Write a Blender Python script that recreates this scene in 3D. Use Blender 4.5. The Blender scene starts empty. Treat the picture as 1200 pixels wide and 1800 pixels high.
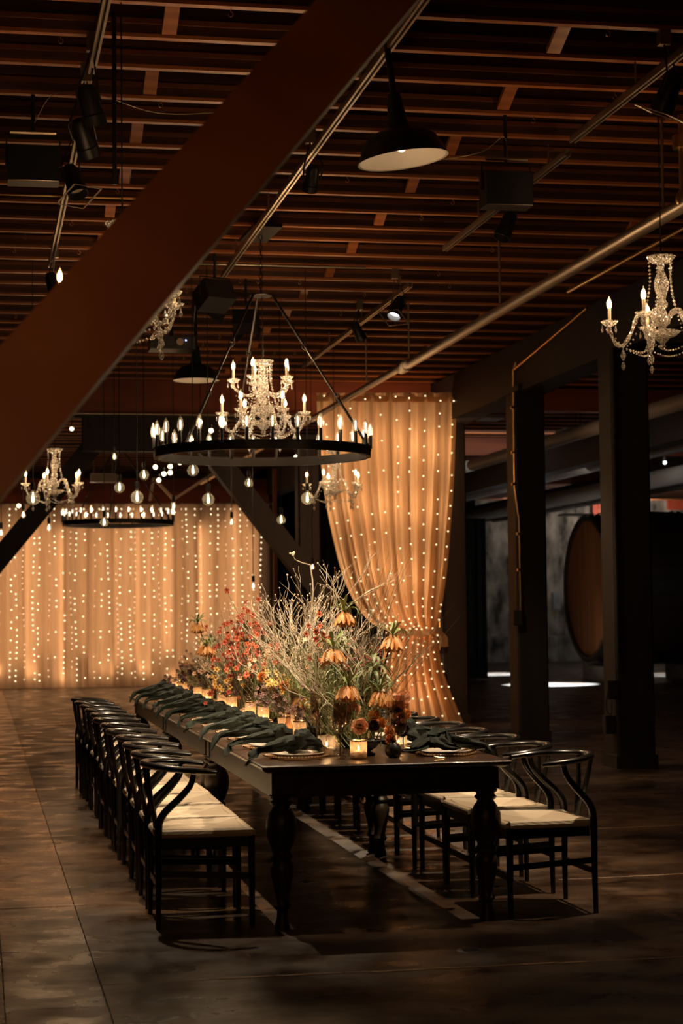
import bpy, math, random
from mathutils import Vector, Matrix
PI = math.pi
sin, cos = math.sin, math.cos
C = bpy.context.scene.collection
V = Vector
random.seed(7)

# ------------------------------------------------------------------ camera, world, exposure
F_PX, YAW, PITCH, ROLL, CAM_H = 3261.4, .194, .0530, -.011, 1.474
_r = V((cos(YAW), -sin(YAW), 0)); _f = V((sin(YAW)*cos(PITCH), cos(YAW)*cos(PITCH), sin(PITCH))); _u = _r.cross(_f)
RIGHT = _r*cos(ROLL) + _u*sin(ROLL); UP = -_r*sin(ROLL) + _u*cos(ROLL); FWD = _f
cam_d = bpy.data.cameras.new('camera'); cam = bpy.data.objects.new('camera', cam_d); C.objects.link(cam)
cam.matrix_world = Matrix(((RIGHT.x, UP.x, -FWD.x, 0), (RIGHT.y, UP.y, -FWD.y, 0), (RIGHT.z, UP.z, -FWD.z, CAM_H), (0, 0, 0, 1)))
cam_d.sensor_fit = 'HORIZONTAL'; cam_d.sensor_width = 24; cam_d.lens = F_PX/1200*24
cam_d.clip_start = .1; cam_d.clip_end = 200
cam_d.dof.use_dof = True; cam_d.dof.focus_distance = 10.3; cam_d.dof.aperture_fstop = 4.2
bpy.context.scene.camera = cam
w = bpy.data.worlds.new('World'); bpy.context.scene.world = w; w.use_nodes = True
w.node_tree.nodes['Background'].inputs[0].default_value = (1, .62, .38, 1); w.node_tree.nodes['Background'].inputs[1].default_value = .004
vs = bpy.context.scene.view_settings
vs.view_transform = 'Standard'; vs.look = 'None'; vs.gamma = 1; vs.use_curve_mapping = False; vs.exposure = 0.0
bpy.context.scene.cycles.transparent_max_bounces = 48

def at(px, py, y):
    "the real point at distance y down the hall that the photograph shows at this pixel"
    d = FWD + RIGHT*((px-600)/F_PX) - UP*((py-900)/F_PX)
    return V((0, 0, CAM_H)) + d*(y/d.y)

def lamp(kind, loc, power, col, size=.05, aim=None, angle=60, blend=.6, shape=None, sy=None):
    l = bpy.data.lights.new('lamp', kind); l.energy = power; l.color = col
    if kind == 'AREA':
        l.size = size
        if sy: l.shape = 'RECTANGLE'; l.size_y = sy
    else: l.shadow_soft_size = size
    if kind == 'SPOT': l.spot_size = math.radians(angle); l.spot_blend = blend
    o = bpy.data.objects.new('lamp', l); C.objects.link(o); o.location = loc
    if aim is not None: o.rotation_euler = (V(aim)-V(loc)).to_track_quat('-Z', 'Y').to_euler()
    return o
WARM = (1, .57, .30); CANDLE = (1, .62, .32); KEY = (1, .76, .50); COOL = (.72, .90, 1)
# glow of the many string bulbs hung behind the two fabric drapes
for i in range(23):
    x = -2.1+.345*i+.06*sin(i*7.3); zl = .15+.25*(1+sin(i*2.7)); zh = 3.55-.2*(1+sin(i*4.1))
    lamp('AREA', (x, 37.61, (zl+zh)/2), 3.9*(1+.45*sin(i*3.1)), WARM, .04, (x, 37.4, (zl+zh)/2), sy=zh-zl)
    if i % 2: lamp('POINT', (x+.1, 37.6, .30+.1*sin(i)), 1.6, WARM, .06)
for x, z in ((4.25, 3.6), (4.75, 3.6), (5.3, 3.55), (5.7, 3.5), (4.5, 2.8), (5.0, 2.8), (5.5, 2.75), (4.85, 2.0), (5.35, 1.9), (5.05, 1.3), (5.35, 1.2), (5.1, .6), (5.45, .45)):
    lamp('POINT', (x, 22.85, z), 5.2, WARM, .08)
lamp('POINT', (.5, 2.3, 2.7), 27, (1, .52, .22), .25)      # added unseen lamp that brightens the foreground brace
# daylight that comes through doorways of the far aisle
lamp('SPOT', (11.5, 35.8, 4.2), 24000, COOL, .05, (10.9, 34.6, 0), 24, .12)
lamp('SPOT', (13.2, 41.5, 4.2), 16000, COOL, .05, (11.3, 40.6, 0), 26, .2)
lamp('SPOT', (17.5, 39, 4.2), 9000, COOL, .05, (15.2, 38.4, 0), 30, .2)
lamp('AREA', (16, 41.5, 4.2), 40, (.85, .92, 1), 5, (15, 48, 2), sy=1.5)
lamp('AREA', (9.5, 30, 3.9), 16, (1, .88, .75), 4, (12, 45, 1.5), sy=1.5)

# ------------------------------------------------------------------ materials
def mat(name, col, rough=.5, metal=0, spec=.5, col2=None, scale=(4, 4, 4), nscale=1, bump=0, bscale=30, emit=None, es=0, detail=4, lo=.35, hi=.65, coat=0, sheen=0, rough2=None):
    m = bpy.data.materials.new(name); m.use_nodes = True; nt = m.node_tree; b = nt.nodes['Principled BSDF']; L = nt.links.new
    b.inputs['Base Color'].default_value = (*col, 1); b.inputs['Roughness'].default_value = rough
    b.inputs['Metallic'].default_value = metal; b.inputs['Specular IOR Level'].default_value = spec
    b.inputs['Coat Weight'].default_value = coat; b.inputs['Sheen Weight'].default_value = sheen
    if emit: b.inputs['Emission Color'].default_value = (*emit, 1); b.inputs['Emission Strength'].default_value = es
    if col2 or bump or rough2 is not None:
        tc = nt.nodes.new('ShaderNodeTexCoord'); mp = nt.nodes.new('ShaderNodeMapping'); L(tc.outputs['Object'], mp.inputs[0]); mp.inputs['Scale'].default_value = scale
        n = nt.nodes.new('ShaderNodeTexNoise'); n.inputs['Scale'].default_value = nscale; n.inputs['Detail'].default_value = detail; L(mp.outputs[0], n.inputs[0])
    if col2:
        r = nt.nodes.new('ShaderNodeValToRGB'); r.color_ramp.elements[0].position = lo; r.color_ramp.elements[1].position = hi
        r.color_ramp.elements[0].color = (*col, 1); r.color_ramp.elements[1].color = (*col2, 1)
        L(n.outputs[0], r.inputs[0]); L(r.outputs[0], b.inputs['Base Color'])
    if rough2 is not None:
        q = nt.nodes.new('ShaderNodeMapRange'); q.inputs[1].default_value = .35; q.inputs[2].default_value = .65; q.inputs[3].default_value = rough; q.inputs[4].default_value = rough2
        L(n.outputs[0], q.inputs[0]); L(q.outputs[0], b.inputs['Roughness'])
    if bump:
        n2 = nt.nodes.new('ShaderNodeTexNoise'); n2.inputs['Scale'].default_value = bscale; n2.inputs['Detail'].default_value = 3; L(mp.outputs[0], n2.inputs[0])
        bp = nt.nodes.new('ShaderNodeBump'); bp.inputs['Strength'].default_value = bump; bp.inputs['Distance'].default_value = .01
        L(n2.outputs[0], bp.inputs['Height']); L(bp.outputs[0], b.inputs['Normal'])
    return m

def thin_glass(name, tint, refl=.12, rough=.03, body=0, bodycol=(1, 1, 1), base=.03, bump=0, facet=1.5):
    "single-wall glass: tinted transmission with a fresnel reflection, plus an optional milky body"
    m = bpy.data.materials.new(name); m.use_nodes = True; nt = m.node_tree; nt.nodes.clear(); L = nt.links.new
    out = nt.nodes.new('ShaderNodeOutputMaterial'); tr = nt.nodes.new('ShaderNodeBsdfTransparent'); tr.inputs[0].default_value = (*tint, 1)
    gl = nt.nodes.new('ShaderNodeBsdfGlossy'); gl.inputs['Roughness'].default_value = rough
    lw = nt.nodes.new('ShaderNodeLayerWeight'); lw.inputs[0].default_value = .5
    pw = nt.nodes.new('ShaderNodeMath'); pw.operation = 'POWER'; pw.inputs[1].default_value = 3; L(lw.outputs['Facing'], pw.inputs[0])
    mr = nt.nodes.new('ShaderNodeMath'); mr.operation = 'MULTIPLY_ADD'; mr.inputs[1].default_value = refl*1.9; mr.inputs[2].default_value = base; mr.use_clamp = True; L(pw.outputs[0], mr.inputs[0])
    if bump:
        tc = nt.nodes.new('ShaderNodeTexCoord'); vo = nt.nodes.new('ShaderNodeTexVoronoi'); vo.inputs['Scale'].default_value = bump; L(tc.outputs['Object'], vo.inputs['Vector'])
        ge = nt.nodes.new('ShaderNodeNewGeometry'); s1 = nt.nodes.new('ShaderNodeVectorMath'); s1.operation = 'SUBTRACT'; s1.inputs[1].default_value = (.5, .5, .5); L(vo.outputs['Color'], s1.inputs[0])
        s2 = nt.nodes.new('ShaderNodeVectorMath'); s2.operation = 'MULTIPLY_ADD'; s2.inputs[1].default_value = (facet,)*3; L(s1.outputs[0], s2.inputs[0]); L(ge.outputs['Normal'], s2.inputs[2])
        s3 = nt.nodes.new('ShaderNodeVectorMath'); s3.operation = 'NORMALIZE'; L(s2.outputs[0], s3.inputs[0]); L(s3.outputs[0], gl.inputs['Normal']); fn = s3.outputs[0]
    mx = nt.nodes.new('ShaderNodeMixShader'); L(mr.outputs[0], mx.inputs[0]); L(tr.outputs[0], mx.inputs[1]); L(gl.outputs[0], mx.inputs[2])
    last = mx
    if body:
        d = nt.nodes.new('ShaderNodeBsdfTranslucent'); d.inputs[0].default_value = (*bodycol, 1)
        d2 = nt.nodes.new('ShaderNodeBsdfDiffuse'); d2.inputs[0].default_value = (*bodycol, 1)
        if bump: L(fn, d.inputs['Normal']); L(fn, d2.inputs['Normal'])
        a = nt.nodes.new('ShaderNodeMixShader'); a.inputs[0].default_value = .5; L(d.outputs[0], a.inputs[1]); L(d2.outputs[0], a.inputs[2])
        m2 = nt.nodes.new('ShaderNodeMixShader'); m2.inputs[0].default_value = body
        if bump and facet > 1:
            sx = nt.nodes.new('ShaderNodeSeparateXYZ'); L(vo.outputs['Color'], sx.inputs[0]); po = nt.nodes.new('ShaderNodeMath'); po.operation = 'POWER'; po.inputs[1].default_value = 1.6; L(sx.outputs[1], po.inputs[0])
            mu = nt.nodes.new('ShaderNodeMath'); mu.operation = 'MULTIPLY'; mu.use_clamp = True; mu.inputs[1].default_value = body*3; L(po.outputs[0], mu.inputs[0]); L(mu.outputs[0], m2.inputs[0])
        L(mx.outputs[0], m2.inputs[1]); L(a.outputs[0], m2.inputs[2]); last = m2
    L(last.outputs[0], out.inputs[0]); return m

def cloth_mat(name, col, trans=.6, col2=None):
    m = bpy.data.materials.new(name); m.use_nodes = True; nt = m.node_tree; nt.nodes.clear(); L = nt.links.new
    out = nt.nodes.new('ShaderNodeOutputMaterial'); t = nt.nodes.new('ShaderNodeBsdfTranslucent'); d = nt.nodes.new('ShaderNodeBsdfDiffuse')
    tc = nt.nodes.new('ShaderNodeTexCoord'); mp = nt.nodes.new('ShaderNodeMapping'); mp.inputs['Scale'].default_value = (14, 14, .5); L(tc.outputs['Object'], mp.inputs[0])
    n = nt.nodes.new('ShaderNodeTexNoise'); n.inputs['Scale'].default_value = 1; n.inputs['Detail'].default_value = 3; L(mp.outputs[0], n.inputs[0])
    r = nt.nodes.new('ShaderNodeValToRGB'); r.color_ramp.elements[0].position = .3; r.color_ramp.elements[1].position = .7
    r.color_ramp.elements[0].color = (*(col2 or col), 1); r.color_ramp.elements[1].color = (*col, 1); L(n.outputs[0], r.inputs[0])
    L(r.outputs[0], t.inputs[0]); L(r.outputs[0], d.inputs[0])
    mx = nt.nodes.new('ShaderNodeMixShader'); mx.inputs[0].default_value = trans; L(d.outputs[0], mx.inputs[1]); L(t.outputs[0], mx.inputs[2]); L(mx.outputs[0], out.inputs[0]); return m

def emis(name, col, s, sample=True):
    m = bpy.data.materials.new(name); m.use_nodes = True; nt = m.node_tree; nt.nodes.clear()
    e = nt.nodes.new('ShaderNodeEmission'); e.inputs[0].default_value = (*col, 1); e.inputs[1].default_value = s
    o = nt.nodes.new('ShaderNodeOutputMaterial'); nt.links.new(e.outputs[0], o.inputs[0])
    if not sample: m.cycles.emission_sampling = 'NONE'
    return m

def ring_mat(name, dark, light, rough=.55):
    "woven paper cord: four triangles of cord running round the seat"
    m = bpy.data.materials.new(name); m.use_nodes = True; nt = m.node_tree; b = nt.nodes['Principled BSDF']; L = nt.links.new
    b.inputs['Roughness'].default_value = rough
    tc = nt.nodes.new('ShaderNodeTexCoord'); sp = nt.nodes.new('ShaderNodeSeparateXYZ'); L(tc.outputs['Object'], sp.inputs[0])
    def mth(op, a, b_=None):
        q = nt.nodes.new('ShaderNodeMath'); q.operation = op
        for i, s in enumerate((a, b_)):
            if s is None: continue
            if isinstance(s, (int, float)): q.inputs[i].default_value = s
            else: L(s, q.inputs[i])
        return q.outputs[0]
    ax = mth('MULTIPLY', mth('ABSOLUTE', sp.outputs[0]), 1.15); ay = mth('ABSOLUTE', sp.outputs[1])
    d = mth('MAXIMUM', ax, ay); s = mth('SINE', mth('MULTIPLY', d, 900.)); g = mth('GREATER_THAN', ax, ay)
    mix = nt.nodes.new('ShaderNodeMix'); mix.data_type = 'RGBA'; L(mth('MULTIPLY', g, 1), mix.inputs[0]); mix.inputs[6].default_value = (*light, 1); mix.inputs[7].default_value = (*dark, 1)
    L(mix.outputs[2], b.inputs['Base Color'])
    bp = nt.nodes.new('ShaderNodeBump'); bp.inputs['Strength'].default_value = .22; bp.inputs['Distance'].default_value = .002; L(s, bp.inputs['Height']); L(bp.outputs[0], b.inputs['Normal'])
    return m

def floor_mat(name, a, b_, c, rough=(.32, .62)):
    m = bpy.data.materials.new(name); m.use_nodes = True; nt = m.node_tree; b = nt.nodes['Principled BSDF']; L = nt.links.new; b.inputs['Specular IOR Level'].default_value = .6
    g = nt.nodes.new('ShaderNodeNewGeometry')
    def noise(sc, vec, det=5, dist=0):
        mp = nt.nodes.new('ShaderNodeMapping'); mp.inputs['Scale'].default_value = vec; L(g.outputs['Position'], mp.inputs[0])
        n = nt.nodes.new('ShaderNodeTexNoise'); n.inputs['Scale'].default_value = sc; n.inputs['Detail'].default_value = det; n.inputs['Distortion'].default_value = dist; L(mp.outputs[0], n.inputs[0]); return n.outputs[0]
    def ramp(src, p0, c0, p1, c1):
        r = nt.nodes.new('ShaderNodeValToRGB'); e = r.color_ramp.elements; e[0].position = p0; e[1].position = p1; e[0].color = (*c0, 1); e[1].color = (*c1, 1); L(src, r.inputs[0]); return r.outputs[0]
    base = ramp(noise(1.1, (1, 1.1, 1), 6, .6), .35, a, .68, b_)
    stain = ramp(noise(2.6, (1, 1.1, 1), 7, 1.2), .40, c, .60, (1, 1, 1))
    mx = nt.nodes.new('ShaderNodeMix'); mx.data_type = 'RGBA'; mx.blend_type = 'MULTIPLY'; mx.inputs[0].default_value = .8; L(base, mx.inputs[6]); L(stain, mx.inputs[7])
    L(mx.outputs[2], b.inputs['Base Color'])
    q = nt.nodes.new('ShaderNodeMapRange'); q.inputs[1].default_value = .35; q.inputs[2].default_value = .65; q.inputs[3].default_value = rough[0]; q.inputs[4].default_value = rough[1]
    L(noise(3, (1, 1.2, 1), 5), q.inputs[0]); L(q.outputs[0], b.inputs['Roughness'])
    bp = nt.nodes.new('ShaderNodeBump'); bp.inputs['Strength'].default_value = .35; bp.inputs['Distance'].default_value = .01; L(noise(11, (1, 1, 1), 6), bp.inputs['Height']); L(bp.outputs[0], b.inputs['Normal'])
    return m

M = dict(
 joist=mat('joist_wood', (.040, .010, .003), .55, col2=(.085, .022, .007), scale=(.6, 12, 12), nscale=2, bump=.3),  # darkened: shade on the joist faces is put into the colour
 litwood=mat('painted_lit_wood', (.30, .085, .022), .40, spec=.6, col2=(.52, .17, .045), scale=(.6, 9, 9), nscale=1.3, bump=.2),  # paler orange: light on the joist undersides is put into the colour
 deck=mat('deck_wood', (.05, .012, .004), .8, col2=(.09, .025, .008), scale=(8, .6, 8), nscale=2),
 beam=mat('painted_beam', (.12, .032, .009), .5, col2=(.20, .066, .018), scale=(.8, .8, .8), nscale=2, bump=.15, bscale=6),
 redbeam=mat('red_brown_beam', (.17, .038, .014), .6, col2=(.24, .06, .022), scale=(.6, 4, 4), nscale=1.5),
 post=mat('post_wood', (.008, .0038, .0022), .6, col2=(.015, .0078, .0045), scale=(14, 14, .8), nscale=1, bump=.3),
 floor=floor_mat('worn_concrete', (.034, .017, .008), (.105, .057, .029), (.34, .26, .20), (.24, .52)),
 jointline=mat('pale_worn_joint', (.20, .12, .07), .5, col2=(.36, .24, .15)), floor2=floor_mat('boarded_concrete', (.045, .020, .009), (.125, .060, .028), (.30, .22, .16), (.18, .44)),
 chair=mat('black_lacquer', (.008, .0065, .006), .26, spec=.55, coat=.3),
 cord=ring_mat('paper_cord', (.56, .44, .31), (.66, .54, .39)),
 tabletop=mat('walnut_top', (.042, .021, .012), .3, col2=(.09, .047, .027), scale=(30, 1.2, 30), nscale=1, bump=.1, coat=.25),
 tablebase=mat('dark_stained_wood', (.026, .016, .010), .38, col2=(.045, .029, .018), scale=(8, 1, 8), nscale=2, bump=.1),
 black=mat('black_metal', (.012, .011, .011), .42, spec=.5),
 ringiron=mat('blackened_iron', (.020, .016, .014), .4, metal=.4),
 steel=mat('galvanised_steel', (.42, .33, .24), .35, metal=.9),
 brass=mat('brass', (.75, .48, .2), .28, metal=1),
 gold=mat('brushed_gold', (.9, .60, .28), .25, metal=1),
 enamel_out=mat('dark_green_enamel', (.012, .018, .012), .3),
 enamel_in=mat('cream_enamel', (.88, .76, .60), .18),
 china=mat('cream_china', (.78, .70, .60), .18),
 linen=mat('dark_green_linen', (.0035, .008, .0035), .85, col2=(.009, .018, .008), scale=(20, 20, 20), bump=.3, bscale=60, sheen=.08),
 smoke=thin_glass('smoked_glass', (.82, .71, .66), .60, .015, base=.15),
 clear=thin_glass('clear_glass', (.93, .90, .86), .14, .02),
 bulbglass=thin_glass('bulb_glass', (.95, .90, .82), .28, .05, body=.12, bodycol=(1, .9, .7), base=.10),
 crystal=thin_glass('cut_crystal', (.93, .90, .86), .34, .10, body=.34, bodycol=(1, .98, .95), base=.30, bump=135),
 mercury=thin_glass('mercury_glass', (.85, .66, .45), .2, .2, body=.5, bodycol=(.95, .72, .50), base=.10, bump=160, facet=.9),
 ribbed=thin_glass('ribbed_glass', (.95, .88, .78), .25, .06, body=.25, bodycol=(1, .88, .74), base=.05),
 sleeve=mat('candle_sleeve', (.88, .78, .62), .5, emit=(1, .6, .3), es=0),
 wax=mat('candle_wax', (.95, .80, .58), .5),
 flame=emis('candle_flame', (1, .60, .24), 60),
 candlebulb=emis('candle_bulb_filament', (1, .74, .46), 30),
 ringbulb=emis('ring_bulb_filament', (1, .86, .68), 9),
 globebulb=emis('globe_filament', (1, .82, .55), 14),
 fairy=emis('string_bulb', (1, .78, .48), 6.5, False),
 fairy3=emis('dim_string_bulb', (1, .72, .42), 2.4, False), fairy2=emis('drape_string_bulb', (1, .74, .42), 3.2, False),
 lens=emis('lit_lens', (1, .97, .88), 9, False),
 led=emis('white_led', (.75, .95, 1), 10, False), blue=emis('blue_led', (.25, .35, 1), 8, False),
 drape=cloth_mat('sheer_champagne', (.86, .66, .46), .62, (.78, .56, .36)),
 drape2=cloth_mat('sheer_peach', (.90, .69, .45), .62, (.82, .57, .33)),
 blackcloth=mat('black_cloth', (.006, .006, .007), .9),
 stone=mat('stone_wall', (.05, .04, .03), .85, col2=(.50, .42, .34), scale=(1.6, 1, .8), nscale=1.6, bump=1, bscale=4, detail=8),
 shutter=mat('red_shutter', (.62, .09, .035), .6, emit=None), plaster=mat('brown_wall', (.05, .026, .015), .8),
 caskhead=mat('cask_head', (.20, .07, .02), .5, col2=(.38, .15, .045), scale=(1, 7, .4), nscale=1.5, coat=.2),
 caskside=mat('cask_side', (.03, .016, .01), .45), duct=mat('grey_painted_pipe', (.30, .29, .28), .5), concrete=mat('pale_concrete', (.42, .42, .40), .8, col2=(.3, .3, .29)),
 stemg=mat('green_stem', (.10, .13, .035), .5), stemd=mat('dark_stem', (.045, .028, .018), .5), leaf=mat('strap_leaf', (.12, .18, .05), .4, col2=(.28, .34, .12), scale=(9, 9, 9), spec=.4),
 leafy=mat('grey_green_leaf', (.20, .25, .12), .45, col2=(.42, .46, .27), scale=(9, 9, 9)), fine=mat('feathery_green', (.16, .18, .055), .6, col2=(.38, .38, .16), scale=(6, 6, 6)),
 orange=mat('orange_petal', (.72, .27, .055), .5, col2=(.92, .50, .19), scale=(22, 22, 22)), peach=mat('peach_petal', (.92, .46, .25), .5, col2=(1, .74, .55), scale=(22, 22, 22)),
 yellow=mat('amber_petal', (.72, .38, .07), .55, col2=(.85, .55, .17), scale=(20, 20, 20)), red=mat('red_petal', (.58, .065, .025), .55, col2=(.85, .19, .08), scale=(20, 20, 20)),
 maroon=mat('maroon_petal', (.045, .008, .009), .55, col2=(.09, .02, .02), scale=(20, 20, 20)), mauve=mat('mauve_floret', (.25, .13, .11), .6, col2=(.40, .24, .2), scale=(20, 20, 20)),
 berry=mat('pink_berry', (.50, .10, .08), .35), twig=mat('bleached_twig', (.52, .41, .29), .7, col2=(.78, .66, .50), scale=(10, 10, 10)),
 bud=mat('cream_bud', (.80, .70, .55), .6), grass=mat('steel_grass', (.13, .11, .05), .6), heart=mat('dark_flower_eye', (.06, .025, .012), .7),
 grey=mat('grey_grille', (.45, .36, .28), .5), sign=mat('aged_board', (.3, .2, .12), .7),
)
for k in ('orange', 'peach', 'yellow', 'red', 'leaf', 'leafy'):
    M[k].node_tree.nodes['Principled BSDF'].inputs['Subsurface Weight'].default_value = 0

# ------------------------------------------------------------------ mesh helpers
class MB:
    def __init__(s): s.v = []; s.f = []
    def box(s, c, d, R=None):
        c = V(c); h = V(d)*.5; n = len(s.v)
        for x in (-1, 1):
            for y in (-1, 1):
                for z in (-1, 1):
                    p = V((h.x*x, h.y*y, h.z*z)); s.v.append(c + (R @ p if R else p))
        for q in ((0, 1, 3, 2), (4, 6, 7, 5), (0, 4, 5, 1), (2, 3, 7, 6), (0, 2, 6, 4), (1, 5, 7, 3)): s.f.append([n+i for i in q])
        return s
    def bar(s, a, b, wd, ht, up=(0, 0, 1)):
        a = V(a); b = V(b); d = (b-a); L = d.length; d.normalize(); x = V(up).cross(d)
        if x.length < 1e-4: x = V((1, 0, 0)).cross(d)
        x.normalize(); z = d.cross(x); R = Matrix((x, d, z)).transposed()
        return s.box((a+b)*.5, (wd, L, ht), R)
    def tube(s, pts, r, n=6, closed=False, caps=True, flat=None):
        pts = [V(p) for p in pts]; k = len(pts); rs = r if isinstance(r, (list, tuple)) else [r]*k
        base = len(s.v); ref = None
        for i, p in enumerate(pts):
            if closed: t = pts[(i+1) % k]-pts[i-1]
            else: t = pts[min(i+1, k-1)]-pts[max(i-1, 0)]
            if t.length < 1e-9: t = V((0, 0, 1))
            t.normalize()
            if ref is None: ref = t.orthogonal().normalized() if abs(t.z) > .9 else V((0, 0, 1))
            x = ref - t*ref.dot(t)
            if x.length < 1e-5: x = t.orthogonal()
            x.normalize(); ref = x; y = t.cross(x)
            for j in range(n):
                a = 2*PI*j/n
                s.v.append(p + (x*cos(a)*(flat or 1) + y*sin(a))*rs[i])
        for i in range(k if closed else k-1):
            for j in range(n):
                a = base+i*n+j; b = base+i*n+(j+1) % n; c = base+((i+1) % k)*n+(j+1) % n; d = base+((i+1) % k)*n+j
                s.f.append([a, b, c, d])
        if caps and not closed: s.f.append([base+j for j in range(n)][::-1]); s.f.append([base+(k-1)*n+j for j in range(n)])
        return s
    def lathe(s, prof, n=16, o=(0, 0, 0), rip=0, R=None):
        o = V(o); base = len(s.v); k = len(prof)
        for r, z in prof:
            for j in range(n):
                a = 2*PI*j/n; q = r*(1+(rip if j % 2 else 0)); p = V((q*cos(a), q*sin(a), z)); s.v.append(o+(R @ p if R else p))
        for i in range(k-1):
            for j in range(n):
                s.f.append([base+i*n+j, base+i*n+(j+1) % n, base+(i+1)*n+(j+1) % n, base+(i+1)*n+j])
        return s
    def ball(s, c, r, n=8, m=5, sz=1):
        return s.lathe([(max(r*sin(PI*i/m), 1e-5), -r*sz*cos(PI*i/m)) for i in range(m+1)], n, c)
    def octa(s, c, r, l=None):
        c = V(c); l = l or r; n = len(s.v)
        s.v += [c+V((0, 0, l)), c+V((r, 0, 0)), c+V((0, r, 0)), c+V((-r, 0, 0)), c+V((0, -r, 0)), c+V((0, 0, -l))]
        for i in range(4): s.f.append([n, n+1+i, n+1+(i+1) % 4]); s.f.append([n+5, n+1+(i+1) % 4, n+1+i])
        return s
    def grid(s, fn, nu, nv, wrap=False):
        base = len(s.v)
        for i in range(nu+1):
            for j in range(nv+(0 if wrap else 1)): s.v.append(V(fn(i/nu, j/nv)))
        m = nv if wrap else nv+1
        for i in range(nu):
            for j in range(nv):
                a = base+i*m+j; b = base+i*m+(j+1) % m; s.f.append([a, b, b+m, a+m])
        return s
    def blade(s, pts, wd, nrm=(0, 0, 1), fold=.0):
        "a leaf or petal: a ribbon that narrows to its ends"
        pts = [V(p) for p in pts]; k = len(pts); base = len(s.v)
        for i, p in enumerate(pts):
            t = (pts[min(i+1, k-1)]-pts[max(i-1, 0)]).normalized(); x = t.cross(V(nrm))
            if x.length < 1e-4: x = t.orthogonal()
            x.normalize(); q = wd[i] if isinstance(wd, (list, tuple)) else wd*sin(PI*(i+.35)/(k-.3))
            up = x.cross(t)*fold*q
            s.v += [p-x*q+up, p, p+x*q+up]
        for i in range(k-1):
            a = base+3*i; s.f += [[a, a+1, a+4, a+3], [a+1, a+2, a+5, a+4]]
        return s
    def mesh(s, name, m, smooth=True):
        me = bpy.data.meshes.new(name); me.from_pydata([tuple(v) for v in s.v], [], s.f); me.materials.append(m)
        if smooth:
            me.shade_smooth()
            try: me.set_sharp_from_angle(angle=math.radians(38))
            except Exception: pass
        me.update(); return me
    def obj(s, name, m, parent=None, smooth=True, loc=None):
        return link(name, s.mesh(name, m, smooth), parent, loc)

def link(name, me, parent=None, loc=None, rz=0):
    o = bpy.data.objects.new(name, me); C.objects.link(o)
    if parent: o.parent = parent
    if loc is not None: o.location = loc
    if rz: o.rotation_euler.z = rz
    return o
def tag(o, label=None, cat=None, group=None, kind=None):
    if label: o['label'] = label
    if cat: o['category'] = cat
    if group: o['group'] = group
    if kind: o['kind'] = kind
    return o
def thing(name, label, cat, loc=(0, 0, 0), rz=0, group=None):
    o = bpy.data.objects.new(name, None); C.objects.link(o); o.location = loc; o.rotation_euler.z = rz; o.empty_display_size = .1
    return tag(o, label, cat, group)
def dup(root, loc=None, rz=None, label=None, group=None, parent=None):
    c = root.copy(); C.objects.link(c)
    if parent: c.parent = parent
    if loc is not None: c.location = loc
    if rz is not None: c.rotation_euler.z = rz
    if label: c['label'] = label
    if group: c['group'] = group
    for ch in root.children: dup(ch, parent=c)
    return c
def smoothpath(pts, n):
    "Catmull-Rom through the points"
    P = [V(p) for p in pts]; P = [P[0]*2-P[1]]+P+[P[-1]*2-P[-2]]; out = []
    for i in range(1, len(P)-2):
        for k in range(n):
            t = k/n; a, b, c, d = P[i-1:i+3]
            out.append(.5*((2*b)+(c-a)*t+(2*a-5*b+4*c-d)*t*t+(3*b-a-3*c+d)*t**3))
    out.append(P[-2]); return out
ORD = ['first', 'second', 'third', 'fourth', 'fifth', 'sixth', 'seventh', 'eighth', 'ninth', 'tenth', 'eleventh', 'twelfth']
def place(i, n=12):
    return 'nearest to the viewer' if i == 0 else ('at the far end' if i == n-1 else ORD[i]+' from the near end')

# ------------------------------------------------------------------ the hall: floor, walls
ZC = 4.45          # underside of the joists
fl = MB().box((8, 23, -.08), (30, 56, .10)).obj('floor', M['floor'], smooth=False); tag(fl, kind='structure')
fl['label'] = 'dark worn concrete floor'
def slab(x0, x1, y0, y1, m, dz=0):
    g = .0022; MB().box(((x0+x1)/2, (y0+y1)/2, -.015+dz/2), (x1-x0-2*g, y1-y0-2*g, .03+dz)).obj('floor_slab', M[m], fl, smooth=False)
ys = [-5, -.1, 2.3, 4.7, 7.1, 9.55, 12.54, 14.92, 17.3, 20.4, 24, 28, 33, 38]
for a, b in zip(ys, ys[1:]): slab(-6, .10, a, b, 'floor2'); slab(.10, .48, a, b, 'floor2')
for a, b in zip([-5, 2, 7.5, 16.4, 24, 31], [2, 7.5, 16.4, 24, 31, 51]): slab(.48, 6.0, a, b, 'floor')
for a, b in zip([-5, 2, 7.5, 16.4, 24, 31], [2, 7.5, 16.4, 24, 31, 51]): slab(6.0, 23, a, b, 'floor')
slab(-6, .86, 38, 51, 'floor')

rj = random.Random(5)
def joint(x0, x1, y, sl=0):
    m = MB(); x = x0
    while x < x1:
        d = rj.uniform(.10, .3); w_ = rj.uniform(.004, .013); q = rj.uniform(-.006, .006)
        m.box((x+d/2, y+q+sl*(x-x0), .0012), (d+.01, w_*2, .0024)); x += d
    m.obj('worn_joint', M['jointline'], fl, False)
joint(.95, 3.9, 7.5, -.01); joint(-1.2, .47, 9.55); joint(-1.2, .40, 12.54); joint(-1.2, .32, 14.92); joint(-1.2, .30, 17.3); joint(3.1, 4.6, 9.75, .05); joint(2.95, 5.2, 11.9, .03)
tag(MB().box((8, 50.2, 2.9), (30, .3, 5.9)).obj('wall_back', M['stone'], smooth=False), 'rough grey stone wall at the end of the far aisle', kind='structure')
tag(MB().box((-6.7, 22, 2.9), (.3, 57, 5.9)).obj('wall_left', M['plaster'], smooth=False), 'dark wall on the left side', kind='structure')
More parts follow.
